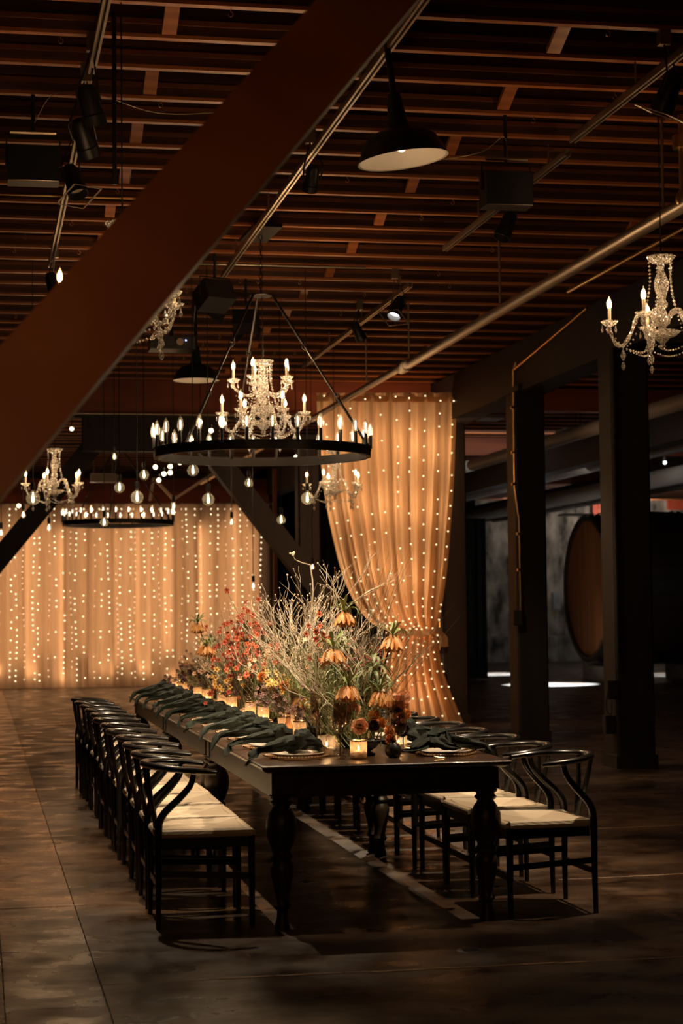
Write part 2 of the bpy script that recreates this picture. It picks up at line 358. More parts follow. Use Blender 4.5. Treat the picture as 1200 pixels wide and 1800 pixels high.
tag(MB().box((22.7, 22, 2.9), (.3, 57, 5.9)).obj('wall_right', M['stone'], smooth=False), 'stone wall on the right side', kind='structure')
tag(MB().box((8, -5.6, 2.9), (30, .3, 5.9)).obj('wall_front', M['plaster'], smooth=False), 'dark wall behind the viewer', kind='structure')

# ------------------------------------------------------------------ ceiling: deck, joists, bridging
def sj(y): return min(joists, key=lambda q: abs(q-y))
def snap(p):
    'the nearest spot under a joist for something hung at p'
    k = sj(p[1])/p[1]; return (p[0]*k, p[1]*k, CAM_H+(p[2]-CAM_H)*k)
ce = MB().box((8, 22.5, ZC+.36), (31, 57, .06)).obj('ceiling', M['deck'], smooth=False); tag(ce, 'dark boarded ceiling over closely set wooden joists', kind='structure')
jm = MB(); jm.box((0, 0, ZC+.175), (28, .046, .31)); jm = jm.mesh('joist', M['joist'], False)
ns = MB(); ns.box((0, 0, ZC+.010), (28, .050, .020)); ns = ns.mesh('painted_lit_edge', M['litwood'], False)  # added edge piece; its paler colour stands for light on the joist underside
lg = MB(); lg.box((0, -.031, ZC+.082), (28, .016, .026)); lg = lg.mesh('ledger', M['beam'], False)
DY = .565; J0 = 8.94-.565*20
joists = []
for i in range(103):
    y = J0+DY*i
    if y > 49.5: break
    o = link('joist', jm, ce, (8+random.uniform(-.2, .2), y, random.uniform(-.008, .008))); o.rotation_euler.z = random.uniform(-.0012, .0012); joists.append(y); link('painted_lit_edge', ns, o); link('ledger', lg, o)
bm_ = {}
for k, s in enumerate((-1, 1)):
    bm_[s] = MB().bar((0, .03, ZC+(.03 if s > 0 else .24)), (0, DY-.03, ZC+(.24 if s > 0 else .03)), .075, .03).mesh('bridging', M['litwood'], False)
for x0 in (1.03, 3.13, 5.2, -1.05):
    for i, y in enumerate(joists[16:62]):
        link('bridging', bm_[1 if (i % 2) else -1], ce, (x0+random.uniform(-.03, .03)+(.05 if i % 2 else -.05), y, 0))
# small hooks screwed into the joists
hk = MB().tube([(0, 0, 0), (0, 0, -.02)]+[(.012*sin(a), 0, -.034+.014*cos(a)) for a in [i*.6 for i in range(9)]], .0022, 5).mesh('hook', M['brass'])
for i in range(70):
    y = joists[random.randint(19, 44)]
    link('hook', hk, ce, (random.uniform(-.4, 5.4), y, ZC))

# ------------------------------------------------------------------ timber frame
def post(x, y, wd, label, h=3.87):
    t = thing('wooden_post', label, 'post', (x, y, 0), group='timber posts of the right-hand row')
    c = .02; a = wd/2
    m = MB().tube([(0, 0, 0), (0, 0, h)], 1, 4); m.v = []; m.f = []
    pts = [(-a+c, -a), (a-c, -a), (a, -a+c), (a, a-c), (a-c, a), (-a+c, a), (-a, a-c), (-a, -a+c)]
    m.v = [V((p[0], p[1], z)) for z in (0, h) for p in pts]; m.f = [[i, (i+1) % 8, 8+(i+1) % 8, 8+i] for i in range(8)]+[list(range(8))[::-1], list(range(8, 16))]
    m.obj('shaft', M['post'], t, False)
    MB().box((0, 0, .06), (wd+.03, wd+.03, .12)).obj('plinth', M['post'], t, False)
    return t
p3 = post(5.93, 16.45, .37, 'thick dark timber post nearest the viewer in the right-hand row, beside the cask')
p2 = post(6.03, 19.95, .35, 'thick dark timber post in the middle of the right-hand row with a switch box')
p1 = post(6.05, 23.45, .35, 'thick dark timber post beside the peach drape')
post(6.05, 27.0, .35, 'dark timber post far down the row, hidden behind the peach drape')
post(6.05, 12.9, .35, 'dark timber post outside the right edge of the view')
g = thing('girder', 'long dark timber girder carried on the right-hand posts', 'beam', (6.03, 0, 0))
for a, b in ((-5, 9.3), (9.3, 16.4), (16.4, 23.4), (23.4, 30), (30, 49)):
    MB().box((0, (a+b)/2, 4.145), (.34, b-a-.01, .55)).obj('timber', M['post'], g, False)
for y in (16.45, 19.95, 23.45): MB().box((0, y, 3.90), (.42, .9, .06)).obj('bearing_plate', M['post'], g, False)
# conduits on the posts
def pipe(name, label, pts, r, m='steel', clips=(), group=None, n=10, parentm=None):
    t = thing(name, label, 'pipe', pts[0], 0, group); o = V(pts[0]); q = [V(p)-o for p in pts]
    MB().tube(q, r, n).obj('tube', M[m], t)
    for c in clips: MB().box(V(c)-o, (r*4.5, r*3, r*2)).obj('clip', M[m], t, False)
    return t
pipe('conduit', 'thin electrical conduit down the face of the middle post', [(5.86, 19.70, 4.2), (5.835, 19.74, 4.1), (5.835, 19.74, 2.8), (5.88, 19.74, 2.45), (5.88, 19.74, 1.4)], .014, 'brass', [(5.835, 19.74, z) for z in (3.7, 3.2, 2.85)]+[(5.88, 19.74, z) for z in (2.3, 1.9)])
pipe('conduit', 'thin conduit along the girder above the middle post', [(5.84, 19.72, 4.12), (5.845, 17.2, 4.40)], .014, 'brass')
pipe('conduit', 'thin orange-lit conduit beside the edge of the peach drape', [(5.84, 23.24, 4.1), (5.84, 23.24, .95)], .014, 'brass', [(5.84, 23.24, z) for z in (3.5, 2.9, 2.2, 1.6)])
pipe('conduit', 'dark conduit on the nearest post', [(5.76, 16.24, 3.87), (5.76, 16.24, .9)], .02, 'post')
def jbox(x, y, z, label, dx=.10, h=.17, m='post'):
    t = thing('junction_box', label, 'junction box', (x, y, z)); MB().box((0, 0, 0), (dx, .09, h)).obj('housing', M[m], t, False); MB().box((0, -.05, 0), (dx*.8, .012, h*.8)).obj('cover', M[m], t, False)
jbox(5.84, 19.75, 1.37, 'small switch box on the middle post'); jbox(5.71, 16.3, .72, 'small outlet box low on the nearest post with a hanging loop of cable')
jbox(5.70, 16.35, .40, 'lower outlet box near the foot of the nearest post'); jbox(5.86, 23.3, .58, 'outlet box low on the post beside the drape'); jbox(5.86, 23.3, 1.0, 'upper outlet box on the post beside the drape')
tag(MB().tube(smoothpath([(5.66, 16.28, .70), (5.64, 16.25, .55), (5.68, 16.24, .50), (5.70, 16.27, .62)], 5), .006, 5).obj('loose_cable', M['black']), 'short loop of black cable hanging on the nearest post', 'cable')

def cross_beam(y, z0, z1, x0, x1, label, m='redbeam'):
    t = thing('cross_beam', label, 'beam', (0, y, 0)); MB().box(((x0+x1)/2, 0, (z0+z1)/2), (x1-x0, .3, z1-z0)).obj('timber', M[m], t, False)
    return t
cb = cross_beam(23.75, 4.02, 4.44, -4, 5.85, 'red-brown cross beam above the peach drape')
MB().box((2.17, -.02, 3.77), (1.72, .26, .48)).obj('bolster', M['post'], cb, False)
MB().box((.9, -.02, 3.985), (9.7, .22, .06)).obj('bottom_plate', M['post'], cb, False)
cb2 = cross_beam(37.95, 3.66, 4.2, -5, 5.9, 'red-brown cross beam above the wide lit backdrop')
pipe('conduit', 'shiny pipe running across under the red-brown cross beam', [(-3, 23.5, 3.99), (4.3, 23.5, 3.99)], .02, 'steel')
def brace(a, b, wd, dp, label, m='beam', steps=14):
    t = thing('diagonal_brace', label, 'beam', (0, 0, 0)); mb = MB(); a, b = V(a), V(b)
    mb.bar(a, b, wd, dp, (0, 1, 0)); mb.obj('timber', M[m], t, False); return t
# foreground brace: the near end is lower and closer
A = at(0, 748, 4.0); B = at(652, 0, 5.0)
brace(A-(B-A)*.4, B+(B-A)*.45, .205, .20, 'huge blurred red-brown diagonal brace crossing the upper left in front of everything')
brace(at(-40, 1029, 24.6), at(232, 700, 24.6), .26, .26, 'dark diagonal brace rising to the right in front of the wide lit backdrop', 'post')
brace(at(340, 755, 24.6), at(640, 1141, 24.6), .28, .26, 'dark diagonal brace falling to the right beside the wide lit backdrop', 'post')
po = post(4.42, 24.9, .3, 'dark post hidden behind the peach drape that takes the right brace'); 
tag(MB().box((at(484, 1030, 30).x, 30, 1.9), (.06, .1, 3.8)).obj('door_frame', M['redbeam'], smooth=False), 'thin red-brown upright in the dark gap beside the backdrop', 'frame')
# dark panels / drapes at the back
def drape(name, label, cat, xs, y, z0, z1, m, amp, freq, nu, group=None):
    t = thing(name, label, cat, (0, y, 0), 0, group)
    x0, x1 = xs
    MB().grid(lambda u, v: (x0+(x1-x0)*v+.01*sin(v*freq*5), amp*sin(v*freq)+amp*.5*sin(v*freq*2.3+1)+.006*sin(u*9+v*40), z0+(z1-z0)*u), 8, nu).obj('cloth', M[m], t)
    return t
drape('black_drape', 'black drape filling the gap between the backdrop and the peach drape', 'drape', (5.9, 12), 44, 0, 4.4, 'blackcloth', .05, 40, 90)
drape('black_drape', 'tall black drape seen between the drape post and the middle post', 'drape', (9.45, 10.35), 37.2, .04, 3.35, 'blackcloth', .05, 30, 50)
drape('black_drape', 'black drape hanging behind the side of the big cask', 'drape', (5.2, 6.3), 29.5, 0, 4.3, 'blackcloth', .05, 30, 50)

# ------------------------------------------------------------------ lit drapes
bd = drape('lit_backdrop', 'wide champagne drape hung with string lights across the end of the hall', 'drape', (-2.6, 5.82), 37.4, .0, 3.66, 'drape', .06, 92, 560)
MB().tube([(-2.7, 0, 3.67), (5.95, 0, 3.67)], .02, 8).obj('rail', M['steel'], bd)
# unseen dark board added to keep the light in front
tag(MB().box((1.6, 38.25, 1.9), (8.9, .05, 3.8)).obj('light_block_board', M['plaster'], smooth=False), 'unseen dark board added behind the wide lit backdrop to block its light', 'panel')
rs = random.Random(3)
def string(pts, label, group, r, m='fairy'):
    o = V(pts[0]); t = thing('string_light', label, 'string light', o, 0, group)
    MB().tube([p-o for p in pts], .0016, 3, caps=False).obj('wire', M['steel'], t)
    b = MB()
    for p in pts[1:]:
        b.ball(p-o, r, 6, 4)
    q = b.obj('bulbs', M[m], t); q['kind'] = 'stuff'
for i in range(52):
    x = -1.9+i*.148+rs.uniform(-.05, .05); pts = [V((x, 37.375, 3.66))]; z = 3.55; skip = rs.random()
    while z > .12:
        pts.append(V((x+.02*sin(z*2.1+i), 37.27+rs.uniform(-.012, .012), z)))
        z -= rs.choice((.105, .11, .12, .12, .24, .36)) if skip < .75 else rs.choice((.12, .3, .5))
    string(pts, 'thin string of tiny warm bulbs hanging down the wide backdrop', 'strings on the wide backdrop', .0095, 'fairy3' if i % 3 == 1 else 'fairy')

# side drape: outline at its own depth, gathered by a tie
SY = 22.5
Lp = [(556, 690), (560, 760), (568, 845), (582, 925), (602, 1005), (626, 1060), (655, 1095), (686, 1112), (676, 1150), (668, 1200), (655, 1277)]
Rp = [(804, 690), (801, 760), (798, 845), (792, 925), (785, 1005), (777, 1060), (771, 1095), (768, 1112), (773, 1150), (786, 1200), (818, 1277)]
Lw = smoothpath([at(a, b, SY) for a, b in Lp], 6); Rw = smoothpath([at(a, b, SY) for a, b in Rp], 6); NL = len(Lw)-1
def side(u, v):
    k = u*NL; i = min(int(k), NL-1); f = k-i; a = Lw[i].lerp(Lw[i+1], f); b = Rw[i].lerp(Rw[i+1], f); p = a.lerp(b, v)
    wd = (b-a).length; fo = .05+.03*(1.8-wd)
    p.y = SY + fo*sin(v*46+.8*sin(u*3)) + .5*fo*sin(v*103+2) ; p.z = max(p.z, .006); return p
sd = thing('tied_drape', 'tall peach drape with string lights, gathered by a tie and pooling on the floor', 'drape', (0, 0, 0))
MB().grid(side, 70, 220).obj('cloth', M['drape2'], sd)
hd = MB(); a = Lw[0]; b = Rw[0]; hd.box(((a.x+b.x)/2, SY-.01, 4.1), ((b.x-a.x), .05, .07)); hd.obj('heading', M['drape2'], sd, False)
ta = at(683, 1110, SY-.14); tb = at(772, 1110, SY-.12)
tie = MB().grid(lambda u, v: V(ta).lerp(V(tb), u)+V((0, -.03*sin(u*PI), (v-.5)*.075-.02*sin(u*PI)+.01*sin(u*17))), 12, 3)
tie.obj('tie_band', M['drape'], sd)
kn = MB().ball(at(770, 1108, SY-.16), .045, 8, 6); 
for s in (-1, 1): kn.blade([tb+V((0, -.04, 0)), tb+V((.03+.02*s, -.06, -.08)), tb+V((.04+.03*s, -.05, -.19))], [.02, .04, .03], (0, 1, 0))
kn.obj('tie_knot', M['drape'], sd)
for i, v in enumerate([.04, .13, .22, .33, .44, .55, .64, .75, .86, .96]):
    pts = [side(0, v)+V((0, -.11, 0))]; u = .01+rs.uniform(0, .02)
    while u < .985:
        p = side(u, v+.006*sin(u*20+i)); p.y = SY-.1-.02*abs(sin(u*11)); pts.append(p); u += rs.choice((.028, .032, .033, .045, .06, .09))
    string(pts, 'string of tiny warm bulbs on the peach drape, %s from its left edge' % ORD[i], 'strings on the peach drape', .009, 'fairy2')

# ------------------------------------------------------------------ long table: three tables end to end
XL, TW, Y0, TL = 1.286, 1.196, 8.514, 2.586
def table(i):
    t = thing('dining_table', ['dark walnut farmhouse table at the near end of the long run', 'dark walnut farmhouse table in the middle of the long run', 'dark walnut farmhouse table at the far end of the long run'][i], 'table', (XL+TW/2, Y0+TL*(i+.5), 0), 0, 'farmhouse tables set end to end')
    a, b = TW/2, TL/2-.003
    pr = [(-.045, .722), (-.028, .724), (-.010, .735), (-.002, .745), (0, .752), (-.006, .758), (-.016, .760), (-.020, .760)]
    m = MB(); n = len(pr)
    for o, z in pr:
        for sx, sy in ((-1, -1), (1, -1), (1, 1), (-1, 1)): m.v.append(V((sx*(a+o), sy*(b+o), z)))
    for k in range(n-1):
        for j in range(4): m.f.append([4*k+j, 4*k+(j+1) % 4, 4*k+4+(j+1) % 4, 4*k+4+j])
    m.f.append([4*n-4, 4*n-3, 4*n-2, 4*n-1]); m.f.append([3, 2, 1, 0])
    m.obj('tabletop', M['tabletop'], t)
    ap = MB()
    for s in (-1, 1): ap.box((s*(a-.07), 0, .665), (.025, 2*b-.16, .115)); ap.box((0, s*(b-.07), .665), (2*a-.16, .025, .115))
    ap.obj('apron', M['tablebase'], t, False)
    prof = [(.036, 0), (.034, .02), (.026, .05), (.024, .085), (.036, .095), (.040, .107), (.034, .118), (.030, .13), (.036, .17), (.047, .22), (.056, .265), (.055, .29), (.043, .31), (.040, .318), (.050, .328), (.052, .338), (.044, .348), (.040, .358), (.052, .38), (.068, .42), (.0745, .465), (.071, .505), (.055, .54), (.042, .558), (.040, .565), (.052, .575), (.054, .583), (.044, .592), (.044, .598), (.056, .606), (.058, .615), (.05, .622)]
    lm = MB().lathe(prof, 20); lm.box((0, 0, .672), (.105, .105, .10)); lm = lm.mesh('leg', M['tablebase'])
    for sx in (-1, 1):
        for sy in (-1, 1): link('leg', lm, t, (sx*(a-.105), sy*(b-.10), 0))
for i in range(3): table(i)

# ------------------------------------------------------------------ wishbone chairs (face +X)
def make_chair(label):
    t = thing('wishbone_chair', label, 'chair', group='wishbone chairs along the left side')
    hw = lambda x: .205+.05*(x+.215)/.43
    def seat(u, v):
        x = -.215+.43*u; y = (2*v-1)*hw(x); e = max(abs(2*u-1), abs(2*v-1)); z = .447-.012*abs(2*u-1)**2*0 - .010*(1-e)**1.0 + .012*abs(2*v-1)**2 - (.022 if e > .985 else 0)
        return (x, y, z)
    s = MB().grid(seat, 20, 20); s.tube([(-.215, -.2, .428), (-.215, .2, .428)], .02, 8); s.tube([(.215, -.25, .432), (.215, .25, .432)], .02, 8)
    for q in (-1, 1): s.tube([(-.215, q*.203, .434), (.215, q*.253, .438)], .02, 8)
    s.obj('seat', M['cord'], t)
    fr = MB()
    for q in (-1, 1): fr.bar((-.2, q*.195, .395), (.2, q*.238, .395), .02, .05)
    fr.bar((-.2, -.195, .39), (-.2, .195, .39), .02, .045); fr.bar((.21, -.238, .39), (.21, .238, .39), .02, .045)
    fr.obj('seat_frame', M['chair'], t, False)
    for q in (-1, 1):
        MB().tube(smoothpath([(.213, q*.25, 0), (.213, q*.25, .2), (.213, q*.248, .425)], 3), [.0125]*1+[.0145]*2+[.017]*2+[.018]*2, 10).obj('leg', M['chair'], t)
        pp = smoothpath([(-.225, q*.225, 0), (-.222, q*.222, .22), (-.222, q*.218, .43), (-.205, q*.222, .52), (-.12, q*.25, .61), (-.075, q*.262, .665), (-.06, q*.262, .715)], 5)
        MB().tube(pp, [.012+.007*min(1, i/11) if i < 14 else .019-.006*(i-14)/17 for i in range(len(pp))], 10).obj('leg', M['chair'], t)
        MB().bar((-.222, q*.222, .255), (.213, q*.25, .235), .014, .028).obj('stretcher', M['chair'], t, False)
    MB().bar((-.222, -.222, .20), (-.222, .222, .20), .014, .026).obj('stretcher', M['chair'], t, False)
    MB().bar((.213, -.25, .185), (.213, .25, .185), .014, .026).obj('stretcher', M['chair'], t, False)
    rp = []
    for k in range(33):
        a = PI*(-.5+k/32)           # half turn at the back
        rp.append((-.055-.215*cos(a), .272*sin(a), .733+.018*cos(a)))
    rp = [(.045, -.255, .722), (0, -.268, .727)]+rp+[(0, .268, .727), (.045, .255, .722)]
    n = len(rp); MB().tube(rp, [.0145 if i in (0, n-1) else .0165+.0035*sin(PI*i/(n-1)) for i in range(n)], 10, flat=.85).obj('top_rail', M['chair'], t)
    sp = MB()
    for q in (-1, 1):
        sp.tube(smoothpath([(-.212, q*.012, .40), (-.222, q*.018, .50), (-.245, q*.055, .61), (-.262, q*.098, .745)], 5), [.010+.004*sin(i/15*PI) for i in range(16)], 6, flat=.6)
    sp.obj('back_splat', M['chair'], t)
    return t
ch = make_chair('x')
CYL = [8.955+.622*i for i in range(12)]; CYR = [8.885+.622*i for i in range(12)]
for i, y in enumerate(CYL):
    o = ch if i == 0 else dup(ch); o.location = (1.06+rs.uniform(-.012, .012), y+rs.uniform(-.012, .012), 0); o.rotation_euler.z = rs.uniform(-.02, .02)
    o['label'] = 'black wishbone chair with cream woven seat, left side of table, '+place(i)
for i, y in enumerate(CYR):
    o = dup(ch); o.location = (2.70+rs.uniform(-.015, .015), y+rs.uniform(-.02, .02), 0); o.rotation_euler.z = PI+rs.uniform(-.03, .03)
    o['label'] = 'black wishbone chair with cream woven seat, right side of table, '+place(i); o['group'] = 'wishbone chairs along the right side'

# ------------------------------------------------------------------ place settings
TZ = .76
def make_charger():
    t = thing('charger_plate', 'x', 'plate'); MB().lathe([(0, .003), (.10, .003), (.125, .006), (.158, .014), (.160, .011), (.12, 0), (0, 0)], 36).obj('dish', M['mercury'], t)
    b = MB()
    for k in range(60): b.octa((.160*cos(k*PI/30), .160*sin(k*PI/30), .0125), .0048)
    b.obj('beaded_rim', M['gold'], t)
    return t
def make_plate():
    t = thing('dinner_plate', 'x', 'plate'); MB().lathe([(0, .004), (.085, .004), (.100, .010), (.136, .018), (.1375, .0165), (.10, .004), (.07, 0), (0, 0)], 36).obj('dish', M['china'], t)
    return t
def make_glass(kind):
    t = thing(kind, 'x', 'glass')
    if kind == 'wine_goblet':
        MB().lathe([(.034, 0), (.034, .002), (.012, .005), (.004, .010)], 20).obj('foot', M['smoke'], t)
        MB().tube([(0, 0, .008), (0, 0, .06), (0, 0, .146)], [.0045, .0032, .005], 8).obj('stem', M['smoke'], t)
        MB().lathe([(.004, .145), (.024, .151), (.040, .166), (.046, .188), (.0455, .215), (.0425, .262), (.0435, .264), (.0415, .264)], 24).obj('bowl', M['smoke'], t)
    elif kind == 'water_goblet':
        MB().lathe([(.033, 0), (.033, .002), (.012, .005), (.004, .010)], 20).obj('foot', M['smoke'], t)
        MB().tube([(0, 0, .008), (0, 0, .05), (0, 0, .106)], [.0045, .0035, .006], 8).obj('stem', M['smoke'], t)
        MB().lathe([(.005, .105), (.028, .113), (.040, .130), (.043, .155), (.0415, .212), (.0425, .214), (.0405, .214)], 24).obj('bowl', M['smoke'], t)
    else:
        MB().lathe([(.030, 0), (.030, .002), (.010, .005), (.004, .010)], 20).obj('foot', M['smoke'], t)
        MB().tube([(0, 0, .008), (0, 0, .148)], .0035, 8).obj('stem', M['smoke'], t)
        MB().lathe([(.004, .146), (.020, .156), (.030, .180), (.0315, .215), (.0295, .288), (.0305, .290), (.0285, .290)], 20).obj('bowl', M['smoke'], t)
    return t
def make_fork():
    t = thing('fork', 'x', 'cutlery'); m = MB().blade([(-.10, 0, .004), (-.03, 0, .004), (.04, 0, .005), (.055, 0, .003)], [.005, .0035, .003, .010], (0, 0, 1)); m.box((-.02, 0, .003), (.15, .005, .003)); m.obj('handle', M['gold'], t)
    q = MB()
    for k in (-1.5, -.5, .5, 1.5): q.tube([(.053, k*.005, .003), (.08, k*.0055, .005), (.10, k*.005, .010)], .0014, 4)
    q.obj('tines', M['gold'], t); return t
def make_knife():
    t = thing('table_knife', 'x', 'cutlery'); MB().bar((-.11, 0, .005), (0, 0, .005), .009, .006).obj('handle', M['gold'], t, False); MB().bar((0, 0, .005), (.10, 0, .005), .015, .002).obj('blade', M['gold'], t, False); return t
def make_spoon():
    t = thing('spoon', 'x', 'cutlery'); MB().tube([(-.10, 0, .004), (0, 0, .004), (.055, 0, .009)], [.004, .0025, .0025], 6).obj('handle', M['gold'], t)
    MB().lathe([(.0, .002), (.012, .004), (.018, .009), (.0175, .009), (.011, .005), (0, .0035)], 14, (.072, 0, 0)).obj('bowl', M['gold'], t); return t
def napkin_mesh(seed):
    r = random.Random(seed); m = MB()
    def roll(pts, ws, hs, nr=18, ns=6, ph=0):
        P = smoothpath(pts, ns); k = len(P)-1
        W = smoothpath([(a, b, 0) for a, b in zip(ws, hs)], ns)
        def f(u, v):
            i = min(int(u*k+.5), k); t = (P[min(i+1, k)]-P[max(i-1, 0)]).normalized(); x = t.cross(V((0, 0, 1))); x.normalize(); y = x.cross(t)
            a = 2*PI*v; rip = 1+.30*sin(4*a+ph+u*5)+.20*sin(7*a+u*11+ph); return P[i]+x*cos(a)*W[i].x*rip+y*sin(a)*W[i].y*rip
        m.grid(f, k, nr, True)
    j = lambda s: r.uniform(-s, s)
    # tail falling over the table edge (towards -x), then across the plate to a knot
    roll([(-.272, j(.02)-.03, -.055+j(.01)), (-.25, -.025+j(.02), -.01), (-.222, -.015, .018), (-.15, j(.02), .032), (-.07, j(.02), .045), (0, 0, .055)], [.005, .020, .027, .034, .044, .038], [.004, .008, .012, .018, .026, .030], ph=seed)
    roll([(0, 0, .055), (.05, j(.02), .055), (.11, .02+j(.02), .035), (.165, .03+j(.03), .012), (.205, .02+j(.03), .010)], [.040, .050, .045, .034, .008], [.028, .030, .022, .012, .004], ph=seed+2)
    roll([(.01, .01, .06), (.03, .07, .05), (.0, .13, .03), (-.05, .16+j(.02), .022)], [.035, .04, .034, .01], [.025, .024, .015, .006], ph=seed+4)
    k = MB(); 
    def kf(u, v):
        a = 2*PI*v; b = PI*u; q = .052*(1+.26*sin(3*a+seed)*sin(b)+.15*sin(5*b+2*a)); return (.02+q*sin(b)*cos(a)*1.0, q*sin(b)*sin(a)*1.15, .066+q*.85*cos(b))
    m.grid(kf, 10, 18, True)
    return m.mesh('napkin', M['linen'])
naps = [napkin_mesh(s) for s in (1, 2, 3, 4)]
P_ = dict(charger=make_charger(), plate=make_plate(), goblet=make_glass('wine_goblet'), tumbler=make_glass('water_goblet'), flute=make_glass('champagne_flute'), fork=make_fork(), knife=make_knife(), spoon=make_spoon())
_first = set()
def put(key, loc, rz, label, group):
    o = P_[key]
    if key in _first: o = dup(o)
    _first.add(key); o.location = loc; o.rotation_euler.z = rz; o['label'] = label; o['group'] = group; return o
for side_, CY in (('left', CYL), ('right', CYR)):
    sg = 1 if side_ == 'left' else -1; xe = XL if sg > 0 else XL+TW
    for i, y in enumerate(CY):
        w_ = '%s side of the table, %s' % (side_, place(i)); rz = 0 if sg > 0 else PI
        x = xe+sg*(.235+rs.uniform(-.008, .008)); yy = y+.03+rs.uniform(-.012, .012)
        put('charger', (x, yy, TZ), rs.uniform(0, 3), 'beaded gold-rimmed glass charger, '+w_, 'chargers on the long table')
        put('plate', (x, yy, TZ+.0035+.003), 0, 'cream dinner plate, '+w_, 'dinner plates on the long table')
        nk = link('napkin', naps[(i*3+(sg > 0)) % 4], None, (x+sg*.01, yy, TZ+.018), rz+rs.uniform(-.12, .12)); nk.scale = (rs.uniform(.95, 1.06), rs.uniform(.9, 1.1), rs.uniform(.9, 1.1))
        tag(nk, 'knotted dark green napkin, '+w_, 'napkin', 'napkins on the dinner plates')
        put('fork', (x+sg*.0, yy+sg*.205*1, TZ), rz, 'gold fork beside the plate, '+w_, 'gold forks')
        put('knife', (x-sg*.01, yy-sg*.190, TZ), rz, 'gold knife beside the plate, '+w_, 'gold knives')
        put('spoon', (x-sg*.0, yy-sg*.222, TZ), rz, 'gold spoon beside the plate, '+w_, 'gold spoons')
        put('goblet', (xe+sg*.455, yy-sg*.10, TZ), 0, 'smoked wine goblet, '+w_, 'smoked goblets')
        put('flute', (xe+sg*.425, yy-.165*sg-.02, TZ), 0, 'smoked champagne flute, '+w_, 'smoked flutes')
        put('tumbler', (xe+sg*.475, yy+sg*.06, TZ), 0, 'shorter smoked water goblet, '+w_, 'smoked water goblets')

# ------------------------------------------------------------------ candles on the table
def make_votive(kind, r, h, n=28, light=.9):
    t = thing('votive_candle', 'x', 'candle')
    mt = {'mercury': 'mercury', 'ribbed': 'ribbed'}[kind]
    MB().lathe([(0, .004), (r*.96, .004), (r*.98, .012), (r, h)], n if kind == 'mercury' else 44, rip=0 if kind == 'mercury' else -.05).obj('glass_holder', M[mt], t)
    MB().lathe([(0, 0), (r, 0), (r*1.0, .006), (r*.98, .012), (0, .012)], n).obj('base', M['clear'], t)
    MB().lathe([(r, h-.004), (r*1.03, h-.001), (r*1.01, h+.002), (r*.96, h), (r*.97, h-.004)], n).obj('rim', M['gold' if kind == 'mercury' else 'clear'], t)
    MB().lathe([(0, .012), (r*.8, .012), (r*.8, h*.42), (r*.7, h*.44), (0, h*.41)], 16).obj('wax', M['wax'], t)
    MB().tube([(0, 0, h*.4), (0, 0, h*.46)], .0012, 4).obj('wick', M['black'], t)
    MB().lathe([(.0005, 0), (.004, .004), (.0045, .009), (.002, .018), (.0003, .024)], 8, (0, 0, h*.46)).obj('flame', M['flame'], t)
    return t
vm = make_votive('mercury', .041, .088); vt = make_votive('mercury', .034, .15); vr = make_votive('ribbed', .043, .10)
cand = [(1.80, 8.80, vm, 'mottled gold votive holder at the near end beside the peach ranunculus'), (1.685, 9.02, vr, 'ribbed clear votive holder behind two smoked stems at the near end'), (2.075, 9.14, vr, 'ribbed clear votive holder behind the round black bud vase'),
        (1.62, 9.42, vt, ''), (1.98, 9.55, vm, '')]
yy = 9.85; k = 0
while yy < 16.1:
    cand.append((1.66+rs.uniform(-.06, .05), yy, (vt, vt, vm)[k % 3], '')); cand.append((2.12+rs.uniform(-.05, .05), yy+.2, (vm, vt)[k % 2], '')); yy += .42+rs.uniform(-.05, .05); k += 1
used = set()
for i, (x, y, src, lb) in enumerate(cand):
    o = src if src.name not in used else dup(src); used.add(src.name); o.location = (x, y, TZ)
    kind = 'tall glowing gold' if src is vt else ('short mottled gold' if src is vm else 'ribbed clear')
    o['label'] = lb or '%s votive candle %s of the flowers, beside the %s chair' % (kind, 'left' if x < 1.88 else 'right', ('nearest', 'second nearest', 'third', 'fourth', 'fifth', 'sixth', 'seventh', 'eighth', 'ninth', 'tenth', 'eleventh', 'furthest')[min(11, max(0, round((y-CYL[0])/.622)))]); o['group'] = 'votive candles among the glasses'
    l = lamp('POINT', (x, y, TZ+.085 if src is vt else TZ+.062), .13, CANDLE, .012)

# ------------------------------------------------------------------ flowers
rf = random.Random(11)
def U(a, b): return rf.uniform(a, b)
def bowl(x, y, label):
    t = thing('flower_bowl', label, 'vase', (x, y, TZ)); MB().lathe([(0, 0), (.05, 0), (.055, .01), (.03, .02), (.06, .04), (.09, .075), (.085, .078), (.05, .045), (0, .03)], 20).obj('vessel', M['black'], t)
    MB().lathe([(0, .072), (.06, .07), (.085, .06)], 14).obj('moss', M['fine'], t)
for k in range(13): bowl(1.87+.04*sin(k*2), 9.0+k*.56, 'low black footed bowl of flowers, %s along the centre of the table' % (ORD[k] if k < 12 else 'last'))

